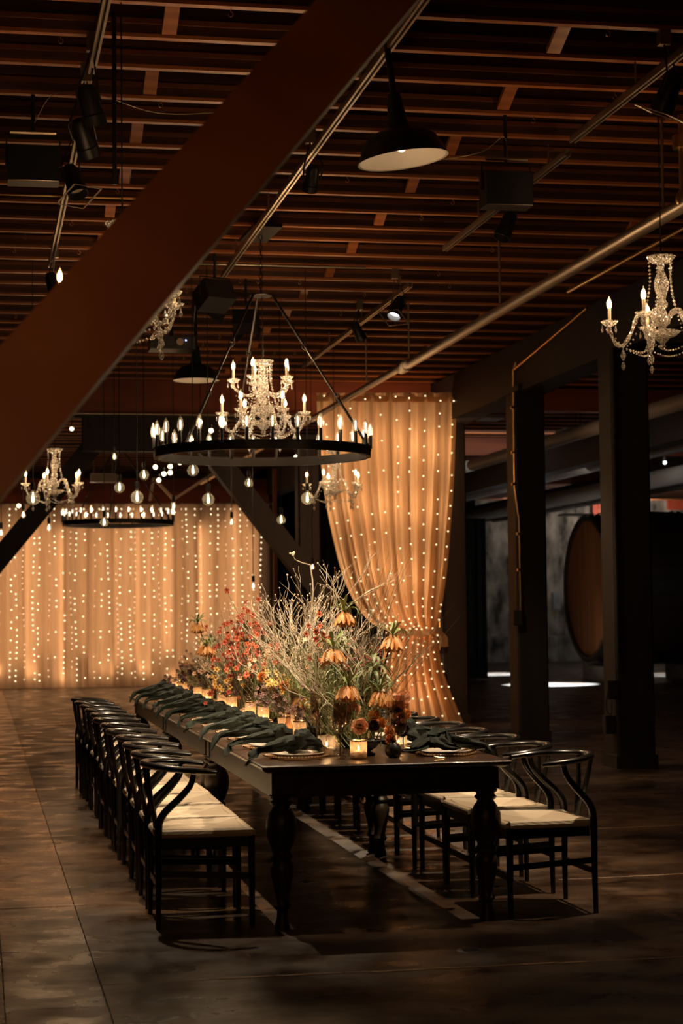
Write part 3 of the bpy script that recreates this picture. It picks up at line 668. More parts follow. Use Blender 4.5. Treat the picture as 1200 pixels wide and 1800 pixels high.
def leaf_curve(o, az, L, rise, droop, n=6):
    o = V(o); d = V((cos(az), sin(az), 0)); return [o + d*L*t*(1-.25*t*t) + V((0, 0, rise*L*t-droop*L*t*t)) for t in [i/(n-1) for i in range(n)]]
def fritillaria(x, y, h, lean=(0, 0), col='orange', label='', stem='stemg', whorl=True, R=.055, s=1.0):
    t = thing('crown_imperial', label, 'flower', (x, y, TZ+.03), 0, 'crown imperial lilies in the centrepiece')
    top = V((lean[0], lean[1], h)); P = smoothpath([(0, 0, .0), (lean[0]*.3, lean[1]*.3, h*.5), top], 5)
    MB().tube(P, [.0065-.0025*i/10 for i in range(11)], 7).obj('stem', M[stem], t)
    if whorl:
        wp = P[5]; lm_ = 'leafy' if U(0, 1) > .4 else 'leaf'
        for k in range(16):
            m = MB(); m.blade(leaf_curve(wp+V((0, 0, U(-.05, .05))), k*2.4+U(-.3, .3), U(.08, .13)*s, U(.3, .9), U(.4, .9), 7), U(.006, .010)*s, (0, 0, 1), .5); m.obj('leaf', M[lm_], t)
    for k in range(12): m = MB(); m.blade(leaf_curve(top, k*2.4+U(-.2, .2), U(.07, .12)*s, U(.7, 1.6), U(.6, 1.2), 6), U(.006, .010)*s, (0, 0, 1), .4); m.obj('crown_leaf', M['leaf'], t)
    for k in range(6):
        az = k*PI/3+U(-.15, .15); o = top+V((cos(az), sin(az), 0))*.018*s+V((0, 0, -.004)); b = MB()
        tilt = U(.2, .62); dn = V((cos(az)*tilt, sin(az)*tilt, -1)).normalized(); ex = dn.orthogonal().normalized(); ey = dn.cross(ex)
        for q in range(6):
            a = q*PI/3; r_ = ex*cos(a)+ey*sin(a); L = .070*s
            b.blade([o+r_*.004*s, o+r_*.016*s+dn*L*.3, o+r_*.019*s+dn*L*.7, o+r_*.024*s+dn*L*1.0], [.006*s, .011*s, .011*s, .003*s], r_, -.25)
        b.obj('bloom', M[col], t)
    return t
FR = [(605, 1075, 9.75, 'orange', 'stemd', 'tallest orange crown imperial just right of the pale twigs'), (585, 1140, 9.45, 'orange', 'stemg', 'small orange crown imperial below the tallest one'), (690, 1118, 9.4, 'orange', 'stemd', 'orange crown imperial on a dark stem in front of the peach drape'),
      (612, 1205, 9.1, 'orange', 'stemg', 'low orange crown imperial above the smoked goblets'), (347, 1095, 13.4, 'orange', 'stemd', 'orange crown imperial at the far left against the backdrop'), (362, 1135, 12.9, 'orange', 'stemg', 'red-orange crown imperial low at the far left'),
      (432, 1108, 12.2, 'yellow', 'stemg', 'amber crown imperial among the red sprays'), (483, 1190, 10.9, 'yellow', 'stemg', 'amber crown imperial low in the middle'), (668, 1215, 9.15, 'orange', 'stemg', 'orange crown imperial under broad grey-green leaves at the near right'), (530, 1225, 10.1, 'yellow', 'stemg', 'amber crown imperial behind the goblets')]
for px, py, y, c, st, lb in FR:
    p = at(px, py, y); bx = 1.88+(p.x-1.88)*.55; by = y+.05; fritillaria(bx, by, p.z-TZ-.03, (p.x-bx, -.05), c, lb, st, True, s=1.12 if y < 10 else 1.0)
def whorl(px, py, y, n, L, lb):
    p = at(px, py, y); bx = 1.88+(p.x-1.88)*.5; t = thing('leafy_stem', lb, 'foliage', (bx, y, TZ+.03), 0, 'broad leafy stems'); d = V((p.x-bx, 0, p.z-TZ-.03))
    MB().tube([(0, 0, 0), d*.5+V((0, 0, .02)), d], [.008, .0075, .006], 7).obj('stem', M['stemg'], t)
    for k in range(n): m = MB(); m.blade(leaf_curve(d+V((0, 0, U(-.06, .02))), k*2.4, U(.6, 1)*L, U(.2, .9), U(.5, 1.1), 8), U(.008, .012), (0, 0, 1), .5); m.obj('leaf', M['leafy'], t)
whorl(655, 1165, 9.25, 26, .16, 'leafy stem with a burst of narrow grey-green leaves at the right'); whorl(600, 1125, 9.6, 18, .12, 'upright leafy green stem under the tallest crown imperial'); whorl(368, 1120, 13.1, 14, .12, 'grey-green leafy stem at the far left')
whorl(445, 1165, 11.8, 14, .12, 'pale green leafy stem in the red sprays'); whorl(555, 1235, 9.6, 12, .12, 'leafy stem low behind the goblets')

def twigs(px, py, y, lb, n=5, spread=.16, dep=4, m='twig', buds='bud', r0=.0045, seed=0):
    r = random.Random(seed); p = at(px, py, y); bx = 1.88+(p.x-1.88)*.4; H = p.z-TZ-.05
    t = thing('twig_branch', lb, 'branch', (bx, y, TZ+.05), 0, 'bleached twigs in the centrepiece'); w = MB(); b = MB(); f = MB()
    def grow(o, d, L, rad, k):
        pts = [o]; q = V(o); dd = V(d)
        for i in range(3):
            dd = (dd+V((r.uniform(-.34, .34), r.uniform(-.3, .3), r.uniform(-.12, .16)))).normalized(); q = q+dd*L/3; pts.append(q)
        w.tube(pts, [rad, rad*.85, rad*.75, rad*.62], 5 if k > 2 else 4, caps=False)
        if k == 0:
            if r.random() < .55: return
            (b if r.random() < .8 else f).ball(q, r.uniform(.003, .0058), 5, 4); return
        for j in range(r.choice((2, 2, 3))):
            a = r.uniform(0, 6.28); e = V((cos(a), sin(a)*.8, 0)); grow(q if j < 2 else pts[2], (dd+e*r.uniform(.3, .75)+V((0, 0, .25))).normalized(), L*r.uniform(.62, .85), rad*.66, k-1)
    r0 *= 1.35; dep = min(dep, 4)
    for i in range(n):
        a = i*2.4; d = V((p.x-bx+spread*cos(a)*1.2, spread*sin(a), H)).normalized(); grow(V((0, 0, 0)), d, H*r.uniform(.24, .40), r0, dep)
    w.obj('twigs', M[m], t, True)
    q = b.obj('buds', M[buds], t); q['kind'] = 'stuff'
    if f.v: f.obj('rusty_buds', M['peach'], t)['kind'] = 'stuff'
twigs(545, 985, 10.35, 'tallest spray of pale bleached twigs rising over the centre', 6, .15, 5, seed=4)
twigs(520, 1030, 10.7, 'dense pale twigs just left of the tallest spray', 6, .2, 5, seed=5)
twigs(570, 1075, 10.0, 'pale crooked twigs in the middle', 5, .2, 4, seed=6)
twigs(640, 1070, 9.6, 'thin arching twigs in front of the peach drape', 4, .22, 4, seed=8, m='grass')
twigs(655, 1090, 9.3, 'low pale twigs reaching right', 3, .2, 4, seed=9)
twigs(485, 1120, 11.3, 'pale twigs low on the left of the centre', 4, .2, 4, seed=10)
twigs(390, 1075, 12.9, 'fine blossoming twigs against the backdrop', 4, .22, 4, seed=12, r0=.0035)
twigs(365, 1080, 13.6, 'fine blossoming twigs at the far left', 4, .2, 4, seed=13, r0=.0035)
twigs(450, 1040, 11.9, 'thin dark twigs above the red flowers', 3, .15, 4, seed=14, m='stemd', r0=.0035)
# the single long crooked twig that tops the arrangement
t = thing('twig_branch', 'single long crooked twig with a pale bud reaching highest of all', 'branch', (1.86, 10.3, TZ+.05)); o = V((1.86, 10.3, TZ+.05))
cp = [at(545, 1200, 10.3), at(546, 1100, 10.3), at(550, 1040, 10.3), at(549, 1018, 10.3), at(545, 993, 10.3), at(530, 989, 10.3), at(519, 984, 10.3), at(513, 974, 10.3)]
MB().tube([V((0, 0, 0))]+[c-o for c in cp], [.005, .005, .0045, .004, .004, .0035, .003, .0025, .002], 6).obj('stem', M['twig'], t)
b = MB()
for i in range(7): b.ball(cp[-1]-o+V((U(-.012, .012), U(-.01, .01), U(-.006, .01))), U(.006, .009), 6, 4)
b.obj('buds', M['bud'], t)

def spray(px, py, y, col, lb, n=22, size=.017, spread=.16, name='flower_spray', eye=True, stem='stemd', petals=6):
    p = at(px, py, y); bx = 1.88+(p.x-1.88)*.5; t = thing(name, lb, 'flower', (bx, y, TZ+.05), 0, 'small flower sprays'); top = V((p.x-bx, 0, p.z-TZ-.05)); s = MB(); f = MB(); e = MB()
    s.tube([(0, 0, 0), top*.45, top*.8], .0025, 4)
    for k in range(n):
        c = top*U(.62, 1.0)+V((U(-spread, spread), U(-spread, spread), U(-spread, spread)*.55)); s.tube([top*U(.3, .7), c*.9+top*.05, c], .0011, 3, caps=False)
        nrm = V((U(-.7, .7), -1, U(-.3, .8))).normalized(); ex = nrm.orthogonal().normalized(); ey = nrm.cross(ex); q = size*U(.75, 1.15); a0 = U(0, 6)
        for i in range(petals):
            a = a0+i*2*PI/petals; d = ex*cos(a)+ey*sin(a); f.blade([c+d*q*.15, c+d*q*.6+nrm*q*.25, c+d*q+nrm*q*.15], [q*.15, q*.36, q*.2], nrm, .3)
        if eye: e.ball(c+nrm*q*.12, q*.22, 5, 4)
    s.obj('stems', M[stem], t); f.obj('blooms', M[col], t, False)['kind'] = 'stuff'
    if eye: e.obj('flower_eyes', M['heart'], t)
for j, (px, py, y, c, n, lb) in enumerate([(430, 1050, 12.1, 'red', 9, 'topmost spray of small red flowers against the backdrop'), (395, 1085, 12.6, 'red', 18, 'spray of small red flowers on the left'), (440, 1085, 12.0, 'red', 22, 'dense red spray in the middle of the left mound'),
        (425, 1115, 11.8, 'red', 24, 'red spray below the middle of the left mound'), (460, 1125, 11.4, 'red', 18, 'red spray beside the pale twigs'), (395, 1140, 12.2, 'red', 14, 'low red spray at the left'), (575, 1095, 9.9, 'red', 14, 'red spray just left of the tallest crown imperial'),
        (555, 1120, 10.1, 'peach', 9, 'salmon spray among the pale twigs'), (510, 1125, 10.8, 'peach', 12, 'salmon pink spray left of the twigs'), (345, 1185, 14.0, 'maroon', 16, 'dark maroon spray at the far left end'), (310, 1185, 15.4, 'maroon', 16, 'maroon spray at the very end of the table'),
        (470, 1215, 10.6, 'mauve', 30, 'dusty mauve floret cluster above the near goblets'), (400, 1180, 12.0, 'yellow', 14, 'amber flowers low in the left mound'), (500, 1180, 10.6, 'yellow', 12, 'amber blossoms low in the centre'), (450, 1165, 11.3, 'peach', 14, 'peach blossoms low in the left mound'), (365, 1165, 13.1, 'peach', 14, 'peach blossoms near the far end'),
        (560, 1215, 9.8, 'mauve', 22, 'dusty mauve florets behind the goblets'), (520, 1240, 9.7, 'mauve', 20, 'dusty mauve florets low behind the flutes'), (380, 1205, 12.6, 'red', 12, 'deep red flowers low beside the goblets'), (340, 1150, 13.8, 'mauve', 14, 'faded florets at the far left')]):
    spray(px, py, y, c, lb, int(n*1.3), .012 if c == 'mauve' else (.017 if y < 11 else .019), .11 if c == 'mauve' else .14, eye=c in ('red', 'yellow'), petals=5)
# berries
for px, py, y, lb in ((640, 1175, 9.35, 'cluster of pink-red berries right of centre'), (625, 1160, 9.5, 'smaller pink berry cluster behind'), (650, 1155, 9.6, 'dark red berries beside the leafy stem')):
    p = at(px, py, y); bx = 1.88+(p.x-1.88)*.5; t = thing('berry_spray', lb, 'berries', (bx, y, TZ+.05), 0, 'berry sprays'); s = MB(); b = MB(); top = V((p.x-bx, 0, p.z-TZ-.05)); s.tube([(0, 0, 0), top*.5, top*.9], .0025, 4)
    for k in range(46):
        c = top+V((U(-.055, .055), U(-.05, .05), U(-.055, .055))); s.tube([top*.88, c], .0008, 3, caps=False); b.ball(c, U(.0045, .0065), 6, 4)
    s.obj('stems', M['stemd'], t); b.obj('berries', M['berry'], t)['kind'] = 'stuff'
# grasses: long thin arching blades, and feathery green filling
def tuft(x, y, n, H, spread, m, lb, name='grass_tuft', wd=.0016, bias=(0, 0), hv=.35):
    b = MB(); o = V((x, y, TZ+.05))
    for k in range(n):
        a = U(0, 2*PI); h = H*U(1-hv, 1); s = spread*math.sqrt(U(0, 1)); e = V((s*cos(a)+bias[0]*U(.5, 1), s*sin(a)*1.2+bias[1], h)); st = V((U(-.05, .05), U(-.12, .12), 0))
        b.blade([st, st+e*.35+V((0, 0, h*.08)), st+e*.7+V((0, 0, h*.07)), st+e], [wd, wd, wd*.8, wd*.3], (sin(a), -cos(a), .1), 0)
    q = b.obj(name, M[m], None, False); q.location = o; tag(q, lb, 'grass', 'grasses in the centrepiece', 'stuff')
tuft(1.93, 9.75, 26, 1.0, .10, 'grass', 'long thin dark grass blades fanning up to the right over the peach drape', bias=(.30, 0), hv=.25, wd=.0013)
tuft(1.97, 9.5, 16, .72, .10, 'grass', 'lower thin grass blades arching right', bias=(.42, 0), wd=.0012)
tuft(1.80, 10.6, 20, .85, .22, 'grass', 'thin upright grass blades behind the twigs', wd=.0012)
tuft(1.74, 12.2, 26, .72, .16, 'grass', 'thin upright grass blades among the red sprays', wd=.0013)
def feather(x, y, H, n, lb, sp=.2):
    b = MB()
    for k in range(n):
        a = U(0, 2*PI); e = V((sp*U(-1, 1), sp*1.4*U(-1, 1), H*U(.35, 1))); st = V((U(-.06, .06), U(-.2, .2), 0)); P = [st, st+e*.5+V((0, 0, .03)), st+e]
        b.tube(P, [.0013, .001, .0006], 3, caps=False)
        for j in range(9):
            c = P[1].lerp(P[2], j/9) if j > 3 else P[0].lerp(P[1], .4+j*.15); d = V((U(-1, 1), U(-1, 1), U(0, 1.1))).normalized()*U(.015, .04)
            b.blade([c, c+d*.5, c+d], [.0008, .0016, .0004], (0, 1, .2))
    q = b.obj('feathery_foliage', M['fine'], None, False); q.location = (x, y, TZ+.05); tag(q, lb, 'foliage', 'feathery filling in the centrepiece', 'stuff')
for k, (x, y, H, n) in enumerate([(1.9, 9.25, .34, 60), (1.88, 9.6, .5, 80), (1.86, 10.0, .55, 90), (1.85, 10.45, .6, 100), (1.85, 10.9, .55, 90), (1.84, 11.4, .5, 90), (1.83, 11.9, .5, 90), (1.82, 12.4, .5, 80), (1.81, 12.9, .48, 80), (1.80, 13.5, .42, 70), (1.80, 14.1, .36, 60), (1.82, 14.8, .28, 50), (1.84, 15.5, .22, 40)]):
    feather(x, y, H, n, 'fine feathery green foliage, clump %s along the flower mound' % (ORD[k] if k < 12 else 'last'))
# ranunculus and garden blooms at the near right end
def ranunc(p, r, m, lb, face=(0, -1, .3), name='ranunculus', heart=True):
    p = V(p); bx, by = 1.95+(p.x-1.95)*.6, 9.15
    if p.z < TZ+.13: bx, by = p.x, p.y
    t = thing(name, lb, 'flower', (bx, by, TZ+.03), 0, 'ruffled blooms at the near end'); o = V((bx, by, TZ+.03)); c = p-o; n = V(face).normalized(); ex = n.orthogonal().normalized(); ey = n.cross(ex)
    MB().tube([(0, 0, 0), c*.5+V((0, 0, .01)), c-n*r*.4], .003, 6).obj('stem', M['stemg'], t)
    b = MB()
    for ring, (rr, lift, cnt) in enumerate(((1.0, -.45, 6), (.88, -.12, 6), (.70, .22, 5), (.52, .50, 5), (.34, .74, 4), (.18, .86, 4))):
        for q in range(cnt):
            a = q*2*PI/cnt+ring*.7+U(-.15, .15); d = ex*cos(a)+ey*sin(a); tn = -ex*sin(a)+ey*cos(a); R_ = r*rr*U(.92, 1.08); wv = 2.6*R_*sin(PI/cnt)*.8
            b.grid(lambda u, v, d=d, tn=tn, R_=R_, wv=wv, lift=lift, ring=ring: c + d*R_*(.25+.75*math.sin(u*1.5)) + tn*(v-.5)*wv*sin(.5+u*2.0)*1.1 + n*(r*lift*u+r*.30*(u**2)*(1 if ring else .3)+.16*r*sin(v*9+ring*2)*u-r*.25*(1-u)), 4, 4)
    b.obj('petals', M[m], t)
    if heart: MB().ball(c+n*r*.35, r*.16, 8, 5).obj('flower_heart', M['leaf'], t)
    return t
for px, py, y, r, m, lb, fc in [(632, 1276, 8.95, .040, 'peach', 'large peach ranunculus facing out above the mottled votive', (-.1, -1, .15)), (621, 1247, 9.1, .036, 'peach', 'peach ranunculus half hidden above the large one', (-.5, -1, .3)), (708, 1228, 9.2, .048, 'peach', 'wide open peach bloom at the right top of the near end', (.5, -1, .6)),
        (693, 1240, 9.2, .028, 'peach', 'small peach bud beside the wide open bloom', (0, -1, .1)), (672, 1235, 9.2, .030, 'orange', 'deep orange bloom in the middle of the near end', (-.3, -1, .2)), (671, 1270, 9.0, .026, 'orange', 'cupped orange bloom above the bud vase', (.2, -1, .6)), (657, 1258, 9.15, .034, 'orange', 'orange bloom behind the cupped one', (-.2, -1, .5)),
        (705, 1262, 9.1, .030, 'yellow', 'amber bloom at the right', (.3, -1, .5)), (685, 1284, 8.9, .028, 'orange', 'orange ruffled bloom over the bud vase', (.1, -1, .7)), (686, 1299, 8.84, .025, 'orange', 'small ruffled orange bloom in the mouth of the black bud vase', (0, -1, .5)),
        (657, 1275, 9.0, .030, 'maroon', 'dark maroon bloom between the orange ones', (0, -1, .3)), (708, 1282, 9.0, .034, 'maroon', 'large dark maroon bloom at the right of the bud vase', (.3, -1, .2)), (697, 1250, 9.2, .028, 'maroon', 'maroon bloom under the wide open peach bloom', (0, -1, .2)), (640, 1230, 9.3, .026, 'maroon', 'small maroon bloom on the left', (-.2, -1, .4)),
        (600, 1235, 9.5, .028, 'peach', 'peach bloom among the goblets', (0, -1, .3)), (560, 1250, 9.9, .026, 'yellow', 'amber bloom behind the goblets', (0, -1, .4)), (475, 1140, 11.2, .030, 'peach', 'salmon bloom among the pale twigs', (0, -1, .4)), (500, 1205, 10.4, .028, 'orange', 'orange bloom low in the centre', (0, -1, .4)), (460, 1190, 11.1, .030, 'orange', 'orange bloom lower left of centre', (0, -1, .4)), (715, 1255, 9.25, .024, 'orange', 'orange bloom against the drape', (.4, -1, .3))]:
    ranunc(at(px, py, y), r, m, lb, fc, heart=m != 'maroon')
# bud vases
def budvase(x, y, s, lb):
    t = thing('bud_vase', lb, 'vase', (x, y, TZ)); MB().lathe([(0, 0), (.022*s, 0), (.034*s, .012*s), (.040*s, .032*s), (.036*s, .052*s), (.020*s, .068*s), (.014*s, .076*s), (.018*s, .084*s), (.014*s, .083*s), (.010*s, .075*s), (0, .02*s)], 24).obj('body', M['black'], t)
    MB().tube([(0, 0, .03*s), (0, 0, .085*s), (.004, -.004, .11*s)], .002, 5).obj('flower_stem', M['stemg'], t)
budvase(1.975, 8.82, 1.0, 'small round black bud vase at the near edge of the table'); budvase(1.62, 10.2, .9, 'small black bud vase on the left among the goblets'); budvase(1.64, 11.7, .9, 'black bud vase further along on the left')
for k, (px, py) in enumerate(((590, 1255), (572, 1310))):
    p = at(px, py, 9.3); t = thing('amber_bottle', ['slim dark bottle behind the ribbed votive', 'second slim dark bottle low among the stems'][k], 'bottle', (1.60+.12*k, 9.65+.3*k, TZ)); MB().lathe([(0, 0), (.028, 0), (.030, .01), (.030, .10), (.012, .14), (.011, .18), (.013, .182), (.008, .18), (0, .17)], 18).obj('body', M['smoke'], t)

# ------------------------------------------------------------------ chandeliers
def candle_bulb(parent, c, h=.085, s=1.0):
    c = V(c); MB().tube([c, c+V((0, 0, h))], .0105, 10).obj('candle_sleeve', M['sleeve'], parent)
    fb = MB().lathe([(.006, 0), (.013, .008), (.0165, .024), (.0135, .044), (.006, .062), (.0008, .078)], 10, c+V((0, 0, h))).obj('flame_bulb', M['bulbglass'], parent)
    MB().lathe([(.003, 0), (.0085, .008), (.010, .022), (.0065, .038), (.0006, .056)], 8, c+V((0, 0, h+.004))).obj('filament', M['candlebulb'], fb)
def drop(m, p, s=1.0):
    p = V(p); m.octa(p, .0045*s); m.octa(p-V((0, 0, .012*s)), .003*s)
    m.lathe([(.001, -.016*s), (.004*s, -.024*s), (.008*s, -.038*s), (.007*s, -.048*s), (.001, -.056*s)], 6, p)
def chandelier(loc, zrod, label, tiers, rot=0, name='crystal_chandelier', s=1.0, power=14):
    loc = snap(loc) if zrod > 4.3 else loc
    t = thing(name, label, 'chandelier', loc, rot, 'crystal chandeliers'); H = .36 if len(tiers) == 1 else .40
    MB().lathe([(.0, -.15), (.012, -.145), (.02, -.13), (.012, -.115), (.03, -.10), (.055, -.07), (.06, -.05), (.03, -.035), (.02, -.02), (.045, .0), (.05, .03), (.03, .06), (.02, .085), (.033, .10), (.036, .12), (.022, .14), (.03, .17), (.042, .21), (.044, .24), (.03, .28), (.016, .31), (.02, .33), (.024, H)], 24, rip=-.14).obj('column', M['crystal'], t)
    MB().lathe([(.02, H-.01), (.05, H-.005), (.075, H+.03), (.07, H+.035), (.045, H+.01), (0, H+.005)], 24, rip=.16).obj('top_dish', M['crystal'], t)
    MB().lathe([(.03, -.085), (.07, -.07), (.095, -.045), (.09, -.043), (.065, -.062), (.0, -.07)], 24, rip=.16).obj('lower_dish', M['crystal'], t)
    cn = MB(); rod = V((0, 0, zrod-loc[2])); cn.tube([(0, 0, H), rod], .0035, 6)
    for k in range(5): cn.tube([(.012*cos(a)*(k % 2), .012*cos(a)*(1-k % 2), H+.03+k*.022+.014*sin(a)) for a in [i*PI/5 for i in range(10)]], .002, 4, closed=True)
    cn.obj('hanging_cord', M['black'], t)
    first = True
    for ti, (n, z0, R, off, peak) in enumerate(tiers):
        arm = None
        for k in range(n):
            a = off+k*2*PI/n; d = V((cos(a), sin(a), 0)); zz = V((0, 0, 1))
            if peak: P = [d*.03+zz*(z0), d*.075+zz*(z0+.065), d*.135+zz*(z0+.06), d*.18*R/.3+zz*(z0-.05), d*.225*R/.3+zz*(z0-.115), d*.27*R/.3+zz*(z0-.10), d*R+zz*(z0-.02), d*R+zz*(z0+.005)]
            else: P = [d*.03+zz*z0, d*.10+zz*(z0-.03), d*.16+zz*(z0-.02), d*R*.97+zz*(z0+.03), d*R+zz*(z0+.075)]
            P = smoothpath(P, 5); MB().tube(P, [.0105-.002*sin(i) for i in range(len(P))], 8).obj('arm', M['crystal'], t)
            c = P[-1]
            cup = MB().lathe([(.008, -.01), (.022, -.004), (.036, .010), (.044, .022), (.041, .024), (.033, .013), (.012, .004), (0, .003)], 20, c, rip=.2); cup.obj('candle_cup', M['crystal'], t)
            candle_bulb(t, c+zz*.01)
            dm = MB()
            for j in range(5):
                b = j*2*PI/5+a; drop(dm, c+V((cos(b), sin(b), 0))*.043+zz*.008, .95)
            if peak:
                lo = P[20]; dm.lathe([(.001, -.02), (.008, -.035), (.019, -.06), (.012, -.075), (.001, -.095)], 6, lo); dm.lathe([(.001, -.095), (.008, -.105), (.015, -.125), (.001, -.15)], 6, lo)
            dm.obj('crystal_drops', M['crystal'], t, False)['kind'] = 'stuff'
            bm = MB(); top = V((d.x*.07, d.y*.07, H+.02)); en = (d*.10+zz*(z0+.075)) if peak else d*.1+zz*(z0-.02)
            nb = max(6, int((top-en).length/.021))
            for j in range(nb+1):
                u = j/nb; p = top.lerp(en, u)+d*(-.018*sin(PI*u)); bm.octa(p, .0085 if j % 3 else .0105)
            a2 = a+2*PI/n; d2 = V((cos(a2), sin(a2), 0)); s0 = d*R*.75+zz*(z0-.13 if peak else z0); s1 = d2*R*.75+zz*(z0-.13 if peak else z0)
            nb = int((s1-s0).length/.017)
            for j in range(nb+1):
                u = j/nb; bm.octa(s0.lerp(s1, u)*(1-.25*sin(PI*u))+zz*(-.075*sin(PI*u)+.25*s0.z*sin(PI*u)*0), .0075)
            s0 = en; s1 = c-zz*.02
            for j in range(13):
                u = j/12; bm.octa(s0.lerp(s1, u)+zz*(-.15*sin(PI*u)), .007)
            bm.obj('bead_chain', M['crystal'], t, False)['kind'] = 'stuff'
    # the bulbs' light
    for (n, z0, R, off, peak) in tiers:
        for k in range(n):
            a = off+k*2*PI/n+rot; lamp('POINT', V(loc)+V((cos(a)*R, sin(a)*R, z0+(.13 if peak else .21))), power/n/len(tiers), CANDLE, .022)
    return t
one = [(5, 0, .30, .35, True)]
chandelier((3.77, 9.8, 3.06), 4.452, 'single-tier crystal chandelier at the right edge of the view', one, 2.75-.35, power=27)
chandelier((.69, 8.95, 2.97), 4.452, 'crystal chandelier mostly hidden behind the big blurred brace', one, .15, power=27)
chandelier((.79, 19.5, 2.80), 4.452, 'crystal chandelier at the left in front of the dark brace', one, .3, power=27)
chandelier((3.74, 19.4, 2.80), 4.452, 'crystal chandelier hanging in front of the peach drape', one, 0, power=27)
chandelier((2.18, 14.2, 2.99), 3.95, 'two-tier crystal chandelier inside the large iron ring', [(6, 0, .32, .5, True), (5, .19, .23, .1, False)], .35, power=52)

# ------------------------------------------------------------------ iron ring chandeliers with 28 candle bulbs
def ring_light(loc, R, n, label, top, power, rot=0, s=1.0):
    t = thing('ring_chandelier', label, 'chandelier', loc, rot, 'iron ring chandeliers')
    m = MB(); seg = 72
    prof = [(R-.03, -.034), (R+.006, -.034), (R+.006, .032), (R+.014, .032), (R+.014, .038), (R-.004, .038), (R-.004, -.028), (R-.03, -.028), (R-.03, -.034)]
    m.lathe(prof, seg).obj('iron_ring', M['ringiron'], t)
    for k in range(n):
        a = 2*PI*(k+.5)/n; c = V((cos(a)*(R+.006), sin(a)*(R+.006), 0))
        MB().tube([c+V((0, 0, .02)), c+V((0, 0, .125))], .0135, 10).obj('socket', M['ringiron'], t)
        fb = MB().lathe([(.011, 0), (.019, .017), (.0245, .045), (.020, .078), (.010, .104), (.001, .120)], 12, c+V((0, 0, .122))).obj('bulb', M['bulbglass'], t)
        MB().lathe([(.002, 0), (.0048, .006), (.0048, .060), (.002, .068)], 6, c+V((0, 0, .137))).obj('filament', M['ringbulb'], fb)
    top = V(top)-V(loc)
    for a in (-.42, -.42+2*PI/3, -.42+4*PI/3):
        d = V((cos(a)*R, sin(a)*R, .03)); e = top+V((cos(a)*.09, sin(a)*.09, 0)); rd = MB(); rd.tube([d, d.lerp(e, .32)], .011*s, 8); rd.tube([d.lerp(e, .33), d.lerp(e, .66)], .0085*s, 8); rd.tube([d.lerp(e, .67), e], .011*s, 8)
        for u in (.325, .665):
            q = d.lerp(e, u); rd.tube([q+V((.02*cos(i*PI/4), 0, .03*sin(i*PI/4))) for i in range(8)], .004, 5, closed=True)
        rd.obj('hanging_rod', M['ringiron'], t)
    cp = MB().lathe([(.0, .02), (.03, .018), (.085, .008), (.09, 0), (.085, -.006), (0, -.008)], 24, top).obj('canopy', M['ringiron'], t)
    chn = MB(); k = 0; z = top.z+.02; zt = 4.38-loc[2]
    while z < zt:
        chn.tube([(top.x+(.013*cos(i*PI/4) if k % 2 else 0), top.y+(0 if k % 2 else .013*cos(i*PI/4)), z+.02+.024*sin(i*PI/4)) for i in range(8)], .0038, 5, closed=True); z += .038; k += 1
    chn.obj('chain', M['ringiron'], t); MB().box((top.x, top.y, zt+.045), (.22, .62, .03)).obj('ceiling_plate', M['ringiron'], t, False)
    for q in range(6):
        a = q*PI/3; lamp('POINT', V(loc)+V((cos(a)*(R+.006), sin(a)*(R+.006), .17)), power/6, (1, .72, .45), .02)
ring_light((2.17, 14.2, 2.695), .835, 28, 'large black iron ring chandelier with candle bulbs around the crystal one', (2.17, 14.2, 3.93), 22, .05)
ring_light((2.10, 28.3, 2.83), .835, 28, 'far black iron ring chandelier in front of the wide backdrop', (2.10, 28.3, 3.93), 16)

# ------------------------------------------------------------------ globe bulbs on cords
def globe(px, py, y, r, label, clear=True):
    p = at(px, py, sj(y)); t = thing('pendant_bulb', label, 'light bulb', p, 0, 'bare bulbs hanging on cords')
    MB().tube([(0, 0, r+.075), (0, 0, 4.441-p.z)], .004, 5).obj('cord', M['black'], t); MB().lathe([(.004, r+.08), (.017, r+.075), (.017, r+.02), (.014, r+.012)], 10).obj('socket', M['black'], t)
    if clear: fb = MB().lathe([(.013, r+.03), (.014, r*.95)]+[(r*sin(a), r*cos(a)) for a in [.35+i*.35 for i in range(8)]]+[(.001, -r)], 16).obj('globe', M['bulbglass'], t)
    else: fb = MB().lathe([(.013, r+.03), (.02, r*.5), (.028, -r*.2), (.02, -r*.8), (.001, -r)], 12).obj('globe', M['bulbglass'], t)
    MB().lathe([(.002, r*.9), (.006, r*.5), (.010, -.1*r), (.008, -r*.5), (.002, -r*.6)], 8).obj('filament', M['globebulb'], fb)
